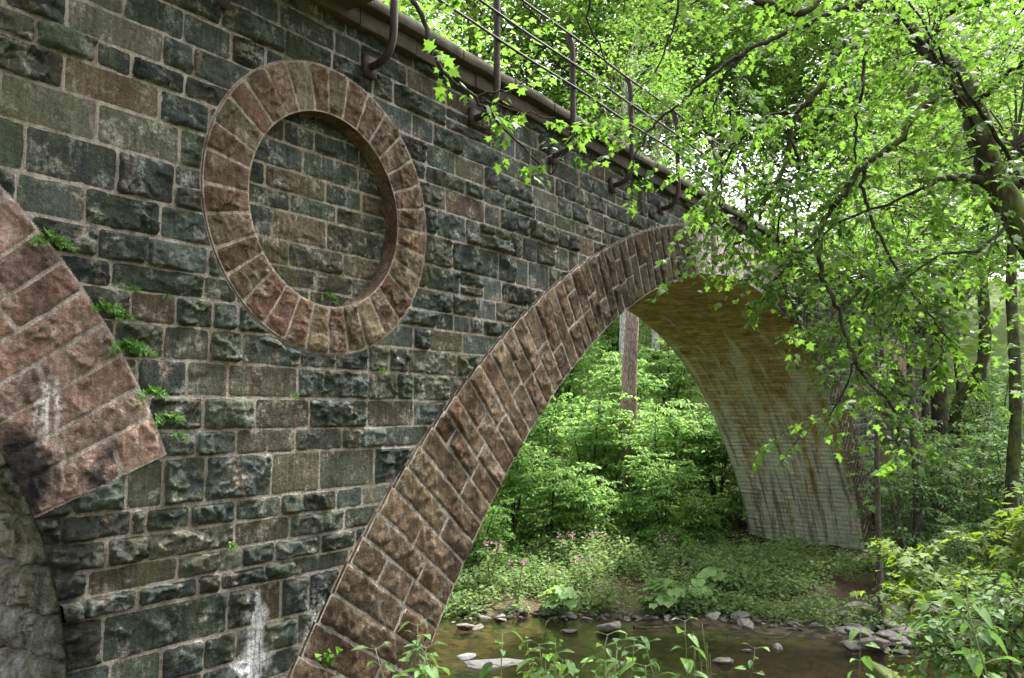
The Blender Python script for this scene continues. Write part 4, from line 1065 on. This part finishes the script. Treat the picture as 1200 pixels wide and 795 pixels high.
for k, (px, py, y, n_, L, lab) in enumerate([(60, 284, 5.93, 7, .22, 'fern high on the pink side arch ring, uppermost of all'), (147, 410, 5.93, 9, .24, 'large fern with spread fronds on the edge of the pink ring'), (175, 462, 5.94, 6, .17, 'drooping fern just below the large one on the pink ring'),
                                            (196, 492, 5.94, 7, .19, 'fern at the lower tip of the pink ring'), (120, 363, 5.94, 6, .18, 'dark fern tucked into the joint above the large one'), (208, 512, 5.95, 4, .12, 'smallest fern below the lower tip of the pink ring'),
                                            (382, 350, 6.20, 6, .16, 'little fern growing inside the round blind window'), (152, 340, 5.96, 4, .11, 'tuft of fern on a joint between two dark stones'), (146, 372, 5.96, 5, .10, 'tiny bright fern between the dark stones'), (195, 348, 5.97, 3, .07, 'tiny sprig in the wall left of the round window')]):
    mb = make_fern(n_, L, k); o = mb.build('fern', M['fern']); o.location = on_y(px, py, y); tag(o, lab, 'fern', 'ferns on the masonry')
def tuft(px, py, y, s, n_, label, tm=LEAF, mat='fern', name='wall_weed'):
    mb = MB(); P = rng.normal(0, s * .5, (n_, 3)) * (1, .3, .6); a = rng.uniform(0, TAU, n_)
    add_leaves(mb, P, s * .6, tm, np.stack([np.cos(a), -.5 + 0 * a, np.sin(a) * .7], 1), .3, .5); o = mb.build(name, M[mat]); o.location = on_y(px, py, y); return tag(o, label, 'weed', 'weeds on the bridge')
tuft(385, 768, 5.9, .12, 22, 'green weed sprouting near the foot of the brown ring')
tuft(448, 435, 5.95, .05, 26, 'tuft of moss plants on a joint below the round window')
tuft(272, 640, 5.95, .06, 26, 'tuft of weeds on a dark joint low on the wall')
tuft(345, 463, 5.95, .05, 26, 'thin line of weeds on the joint in mid wall')
tuft(755, 215, 5.85, .22, 60, 'trailing green weed hanging from the coping near the railing posts')
tuft(310, 190, 6.2, .05, 14, 'sprig on the left inside of the round blind window')
tuft(675, 190, 5.85, .14, 36, 'weeds rooted under the coping by the second post')

# ------------------------------------------------------------------ foreground nettles
def make_nettle(H, seed, leaf=.18):
    root = empty('nettle_plant'); ml, ms = MB(), MB()
    P = spline([(0, 0, -.1), (rng.normal(0, .03), rng.normal(0, .03), H * .5), (rng.normal(0, .09), rng.normal(0, .09), H)], 6)
    V, F = tube_arrays(P, np.linspace(.007, .003, len(P)), 5); ms.add(V, F)
    zz = np.arange(.3, 1.0, .058); a = seed
    for t in zz:
        q = np.array([np.interp(t, np.linspace(0, 1, len(P)), P[:, j]) for j in range(3)]); a += 1.57 + rng.normal(0, .2)
        for sg in (0, math.pi):
            d = np.array([math.cos(a + sg), math.sin(a + sg), .35]); sz = leaf * (1.2 - .75 * (t - .35) / .65)
            Vt, Ft = tube_arrays([q, q + d * .05], .002, 3, cap=False); ms.add(Vt, Ft)
            add_leaves(ml, np.array([q + d * .05]), sz, NETL, np.array([d]), .6, .2)
    ms.build('stem', M['stem'], root); ml.build('leaves', M['nettle'], root); return root
def tmpl_nettle():
    k = 8; L = []
    for i in range(k + 1):
        t = i / k; w = .36 * math.sin(math.pi * min(1, t * .9 + .1)) ** .8 * (1 - t * .35)
        L.append((w, t))
        if i < k: L.append((w * .86, t + .5 / k - .02))
    L = [(0, 0)] + L[0:-1] + [(0, 1.02)]
    out = L + [(-x, y) for x, y in L[1:-1][::-1]]; V = [(x, y, .25 * abs(x) - .3 * y * y) for x, y in out] + [(0, .45, -.06)]; n = len(out)
    return np.array(V), np.array([[i, (i + 1) % n, n] for i in range(n)])
NETL = tmpl_nettle()
NP = [make_nettle(1.5, 0), make_nettle(1.5, 1, .16), make_nettle(1.5, 2, .21)]
for o in NP: tag(o, None, 'nettle')
nl = [(485, 750, 5.6, 'nettle standing tallest at the foot of the brown ring'), (508, 738, 5.8, 'slim nettle tip in front of the arch opening, left'), (530, 775, 5.0, 'nettle right of the slim one at the bottom edge'), (470, 772, 5.0, 'leafy nettle overlapping the bottom of the brown ring'),
      (575, 762, 5.2, 'single nettle top before the large pale rock'), (650, 762, 6.0, 'nettle at the left of the bottom middle group'), (690, 752, 6.2, 'tallest nettle of the bottom middle group'), (715, 760, 5.6, 'broad nettle in the bottom middle group'), (748, 765, 6.0, 'nettle on the right side of the bottom middle group'), (780, 770, 5.4, 'large leaved nettle right of the middle group'),
      (735, 780, 4.6, 'low nettle at the bottom edge below the middle group'), (810, 745, 7.0, 'thin nettle tip standing before the stream, right of the group'), (875, 765, 7.0, 'small nettle alone before the stones in the stream'), (995, 745, 7.4, 'nettle left of the mossy boulder'), (1145, 700, 5.0, 'tall nettle with drooping leaves at the lower right'), (1175, 725, 4.2, 'big leaved nettle in the lower right corner'), (625, 785, 4.8, 'nettle barely rising over the bottom edge'), (668, 770, 4.9, 'bushy nettle at the bottom edge under the yellow-green spray'), (705, 778, 4.5, 'nettle with wide leaves at the bottom edge, middle of the group'), (768, 782, 4.7, 'nettle low at the bottom edge, right end of the group'), (500, 780, 4.6, 'nettle low at the bottom edge before the brown ring')]
for i, (px, py, dist, lab) in enumerate(nl):
    top = at(px, py - 12, dist); g0 = gp(top[0], top[1]); s = max(.5, (top[2] - g0[2]) / 1.5)
    (put if i < 3 else clone)(NP[i % 3], g0, rng.uniform(0, 6), (min(s, 1.1), min(s, 1.1), s), lab, 'nettles on the near bank')
# pale flowering spray in the middle group
for (px, py, dist, lab) in [(655, 768, 5.4, 'yellow-green flowering spray among the bottom nettles'), (1062, 770, 9.5, 'light green bushy weed beside the mossy boulder'), (640, 782, 4.9, 'yellowish weed at the bottom edge left of the nettles')]:
    top = at(px, py, dist); g0 = gp(top[0], top[1]); H = top[2] - g0[2]; root = empty('weed_plant', g0); ml, ms = MB(), MB()
    for s in range(7):
        e = np.array([rng.normal(0, .13), rng.normal(0, .13), H * rng.uniform(.8, 1.05)]); Pp = spline([(0, 0, 0), e * (.4, .4, .6), e], 5); V, F = tube_arrays(Pp + g0, np.linspace(.006, .002, len(Pp)), 4); ms.add(V, F)
        t = rng.uniform(.55, 1, 42); Q = np.stack([np.interp(t, np.linspace(0, 1, len(Pp)), Pp[:, j]) for j in range(3)], 1) + g0 + rng.normal(0, .025, (42, 3)); add_leaves(ml, Q, .045, LEAF, None, .1, .6)
    ms.build('stems', M['stem'], root); ml.build('leaves', M['bush'], root); tag(root, lab, 'weed')
mb = MB()
for i in range(7):
    top = at(826 + rng.normal(0, 8), 735 + rng.uniform(-15, 30), 7); g0 = gp(top[0], top[1]); P = spline([g0, (g0 * .3 + top * .7) + rng.normal(0, .02, 3), top + rng.normal(0, .05, 3)], 4)
    V, F = tube_arrays(P, np.linspace(.005, .0018, len(P)), 3); mb.add(V, F)
tag(mb.build('grass_tuft', M['stem']), 'thin pale grass stalks standing before the stream, right of the nettles', 'grass')

# ------------------------------------------------------------------ sapling bush at the lower right
def leafy_bush(name, foot, arms, leaf, tmpl, lmat, bmat, label, per=12, L=(.35, .8), tw=(5, 8), r=.02):
    root = empty(name, foot); mw, ml = MB(), MB()
    for arm in arms:
        P = spline([foot - (0, 0, .2)] + [at(*q) for q in arm], 6); V, F = tube_arrays(P, np.linspace(r, .006, len(P)), 6); mw.add(V, F)
        n = len(P)
        for i in range(5, n):
            for j in range(rng.integers(*tw)):
                a = rng.uniform(0, TAU); d = np.array([math.cos(a), math.sin(a), rng.uniform(-.15, .35)]) + (P[i] - P[i - 1]) / np.linalg.norm(P[i] - P[i - 1]) * .4
                twig(mw, ml, P[i], d, rng.uniform(*L), leaf, tmpl, per, .005, .5, 4)
    mw.build('stems', bmat, root); ml.build('foliage', lmat, root); return tag(root, label, 'bush')
leafy_bush('maple_bush', gp(9.2, .6), [[(1120, 760, 9.3), (1100, 680, 9.2), (1060, 645, 9.0)], [(1130, 750, 9.2), (1120, 690, 9.4), (1065, 690, 9.2)], [(1150, 760, 9.1), (1165, 680, 9.2), (1150, 630, 9.3)], [(1180, 760, 9.0), (1200, 660, 9), (1215, 600, 9)], [(1150, 770, 9), (1120, 720, 8.8), (1095, 700, 8.6)], [(1185, 790, 8.6), (1190, 730, 8.4), (1160, 690, 8.2)]],
           .10, STAR, M['bush'], M['greybark'], 'yellow-green maple bush filling the lower right corner', 10, (.25, .6), (2, 4))
leafy_bush('bramble_bush', gp(7.6, -.3), [[(1150, 790, 7.6), (1120, 765, 7.5), (1110, 740, 7.4)], [(1190, 790, 7.4), (1180, 740, 7.3), (1150, 725, 7.2)], [(1200, 780, 7.2), (1215, 720, 7.2), (1190, 690, 7.1)]],
           .075, OVAL, M['nettle'], M['greybark'], 'darker green bramble in front of the yellow-green bush', 9, (.25, .5), (2, 5))

# ------------------------------------------------------------------ the big overhanging maple
D = 7.4
tr = [(1330, 560, 7.8), (1275, 400, 7.7), (1225, 310, 7.6), (1190, 255, 7.5), (1163, 205, 7.5), (1150, 165, 7.4), (1141, 128, 7.4), (1122, 88, 7.4), (1085, 55, 7.4), (1052, 18, 7.4), (1035, -40, 7.5), (1010, -160, 7.7), (1000, -330, 8)]
P = [at(*q) for q in tr]; foot = gp(P[0][0] + .35, P[0][1] - .25, -.3)
maple = empty('maple_tree', foot); mw, ml, mt = MB(), MB(), MB()
path = spline([foot, (foot + P[0]) / 2 + (.05, 0, .1)] + P, 5); rad = np.interp(np.linspace(0, 1, len(path)), [0, .1, .25, .4, .55, .7, 1], [.2, .135, .12, .105, .10, .075, .04])
rad = rad * (1 + .12 * fbm(path * 3, 3, 6)); V, F = tube_arrays(path, rad, 12, .07); mw.add(V, F)
BR = {  # (px, py, dist) along the limb, start radius
    'A': ([(1050, 10, 7.4), (1016, 35, 7.3), (986, 55, 7.2), (971, 85, 7.2), (951, 116, 7.1), (933, 133, 7.1), (926, 161, 7.0), (918, 196, 7.0), (896, 236, 6.9), (890, 258, 6.9)], .042),
    'A2': ([(933, 133, 7.1), (906, 134, 7.0), (875, 156, 6.9), (850, 191, 6.8), (845, 216, 6.8), (848, 248, 6.75)], .018),
    'A3': ([(926, 161, 7.0), (936, 196, 7.0), (918, 225, 6.9), (912, 275, 6.9), (920, 320, 6.8)], .014),
    'B': ([(1016, 40, 7.3), (1011, 100, 7.1), (1004, 136, 7.0), (1001, 170, 6.9), (1003, 200, 6.9)], .017),
    'C': ([(1145, 118, 7.4), (1107, 113, 7.2), (1072, 136, 7.0), (1051, 166, 6.9), (1011, 196, 6.8), (986, 231, 6.7), (966, 257, 6.7), (961, 292, 6.6), (963, 322, 6.6), (981, 362, 6.6), (996, 405, 6.6), (1015, 445, 6.6), (1047, 478, 6.6), (1055, 525, 6.6)], .032),
    'C2': ([(1003, 420, 6.6), (990, 455, 6.5), (966, 495, 6.5)], .01),
    'D': ([(1011, 196, 6.8), (1016, 241, 6.7), (1051, 317, 6.7), (1082, 362, 6.7), (1115, 400, 6.7)], .016),
    'D2': ([(1051, 317, 6.7), (1055, 345, 6.6), (1040, 385, 6.6)], .01),
    'E': ([(1040, -10, 7.4), (976, 15, 7.0), (921, 38, 6.8), (875, 60, 6.6), (830, 92, 6.4), (798, 120, 6.3), (764, 150, 6.2), (742, 190, 6.1)], .024),
    'E2': ([(875, 60, 6.6), (850, 90, 6.5), (835, 130, 6.5), (815, 165, 6.4)], .012),
    'F': ([(1020, -100, 7.5), (951, 8, 7.1), (890, 2, 6.8), (800, -25, 6.5), (700, -45, 6.2), (600, -50, 5.8), (480, -10, 5.4)], .04),
    'G': ([(480, -10, 5.4), (497, 25, 5.4), (508, 62, 5.4), (527, 92, 5.4), (556, 114, 5.4), (598, 158, 5.45), (645, 205, 5.5)], .02),
    'G2': ([(556, 114, 5.4), (600, 103, 5.4), (630, 82, 5.5)], .01),
    'G3': ([(556, 114, 5.4), (605, 130, 5.4), (650, 138, 5.4)], .007),
    'G4': ([(645, 205, 5.5), (665, 170, 5.5), (700, 140, 5.5)], .005),
    'H': ([(1195, 215, 7.6), (1160, 214, 7.5), (1125, 208, 7.3), (1098, 212, 7.0)], .06),
    'I': ([(700, -45, 6.2), (690, 20, 6.3), (705, 60, 6.4), (716, 105, 6.4)], .012),
    'J': ([(800, -25, 6.5), (790, 30, 6.5), (770, 80, 6.5), (740, 115, 6.5)], .012),
    'K': ([(600, -50, 5.8), (610, 0, 6.0), (650, 35, 6.2)], .01),
    'L': ([(1141, 128, 7.4), (1180, 90, 7.2), (1215, 60, 7.0), (1260, 40, 6.8)], .025),
    'N': ([(1190, 255, 7.5), (1150, 290, 7.0), (1100, 300, 6.7), (1060, 330, 6.5)], .016),
    'O': ([(1200, 215, 7.4), (1160, 150, 6.6), (1110, 70, 6.2), (1060, -10, 6.0)], .02),
    'R': ([(1098, 212, 7.0), (1040, 240, 6.8), (985, 260, 6.7), (935, 300, 6.6), (905, 330, 6.6)], .014),
    'S': ([(896, 236, 6.9), (870, 262, 6.8), (848, 300, 6.7)], .008),
    'T': ([(1150, 165, 7.4), (1090, 60, 6.6), (1010, -20, 6.2), (930, -60, 6.0)], .02),
    'Q': ([(1085, 55, 7.4), (1120, 10, 7.0), (1170, -40, 6.8), (1230, -80, 6.5)], .03),
}
DENS = {'A': 6, 'A2': 11, 'A3': 8, 'B': 6, 'C': 5, 'C2': 6, 'D': 6, 'D2': 6, 'E': 2.4, 'E2': 6, 'F': 1.6, 'G': 2.6, 'G2': 1.5, 'G3': 4.5, 'G4': 3, 'H': 7, 'I': 1.2, 'J': 1, 'K': 1.2, 'L': 9, 'N': 9, 'O': 8, 'Q': 8, 'R': 7, 'S': 8, 'T': 9}
for key, (pts, r0_) in BR.items():
    P = spline([at(*q) for q in pts], 6); P[1:-1] += rng.normal(0, .008, P[1:-1].shape)
    V, F = tube_arrays(P, np.linspace(r0_, max(.004, r0_ * .3), len(P)), 7, .08); (mw if r0_ > .03 else mt).add(V, F)
    L = np.linalg.norm(np.diff(P, axis=0), axis=1).sum(); n = int(L * DENS[key] * 2.0)
    for i in range(n):
        t = rng.uniform(.12, 1) * (len(P) - 1); k = min(int(t), len(P) - 2); p = P[k] + (P[k + 1] - P[k]) * (t - k)
        T = P[k + 1] - P[k]; T /= np.linalg.norm(T); a = rng.uniform(0, TAU)
        d = np.array([math.cos(a), math.sin(a), rng.uniform(-.5, .25)]) + T * .6
        small = key in ('G', 'G2', 'G3', 'G4')
        Q = twig(mt, ml, p, d, rng.uniform(.2, .4) if small else rng.uniform(.3, .75), .068 if small else .056, MAPLE, 7 if small else 14, .003, .7)
        if not small and rng.random() < .6:
            twig(mt, ml, Q[3], d + rng.normal(0, .6, 3), rng.uniform(.25, .6), .06, MAPLE, 11, .0025, .7, 4)
t = mw.build('trunk', M['mossbark'], maple, True); q = mt.build('twigs', M['twig'], None); q.parent = t; ml.build('crown', M['maple'], maple)
tag(maple, 'mossy leaning maple at the upper right with drooping branches across the bridge', 'tree')

# ------------------------------------------------------------------ light
SUN_EL, SUN_AZ = math.radians(60), math.radians(102)     # azimuth clockwise from +Y
w = bpy.data.worlds.new('World'); SC.world = w; w.use_nodes = True
nt = w.node_tree; nt.nodes.clear(); g = G(nt)
sky = g.n('ShaderNodeTexSky', sky_type='NISHITA', sun_disc=False, sun_elevation=SUN_EL, sun_rotation=SUN_AZ, air_density=1.0, dust_density=6.0, ozone_density=1.0)
hs = g.n('ShaderNodeHueSaturation', ins={'Saturation': .25, 'Color': sky.outputs[0]})
bg = g.n('ShaderNodeBackground', ins={0: hs.outputs[0], 1: .15})
g.n('ShaderNodeOutputWorld', ins={0: bg.outputs[0]})
sun = bpy.data.lights.new('sun', 'SUN'); sun.energy = 2.4; sun.angle = math.radians(3); sun.color = (1, .96, .88)
so = bpy.data.objects.new('sun', sun); COL.objects.link(so)
dv = Vector((math.sin(SUN_AZ) * math.cos(SUN_EL), math.cos(SUN_AZ) * math.cos(SUN_EL), math.sin(SUN_EL)))
so.rotation_euler = dv.to_track_quat('Z', 'Y').to_euler(); so.location = dv * 60
vs = SC.view_settings; vs.view_transform = 'Standard'; vs.look = 'None'; vs.gamma = 1; vs.use_curve_mapping = False; vs.exposure = 2.5
cy = SC.cycles; cy.max_bounces = 8; cy.diffuse_bounces = 4; cy.glossy_bounces = 3; cy.transmission_bounces = 6; cy.transparent_max_bounces = 8
cy.caustics_reflective = False; cy.caustics_refractive = False; cy.sample_clamp_indirect = 6
cy.use_denoising = True
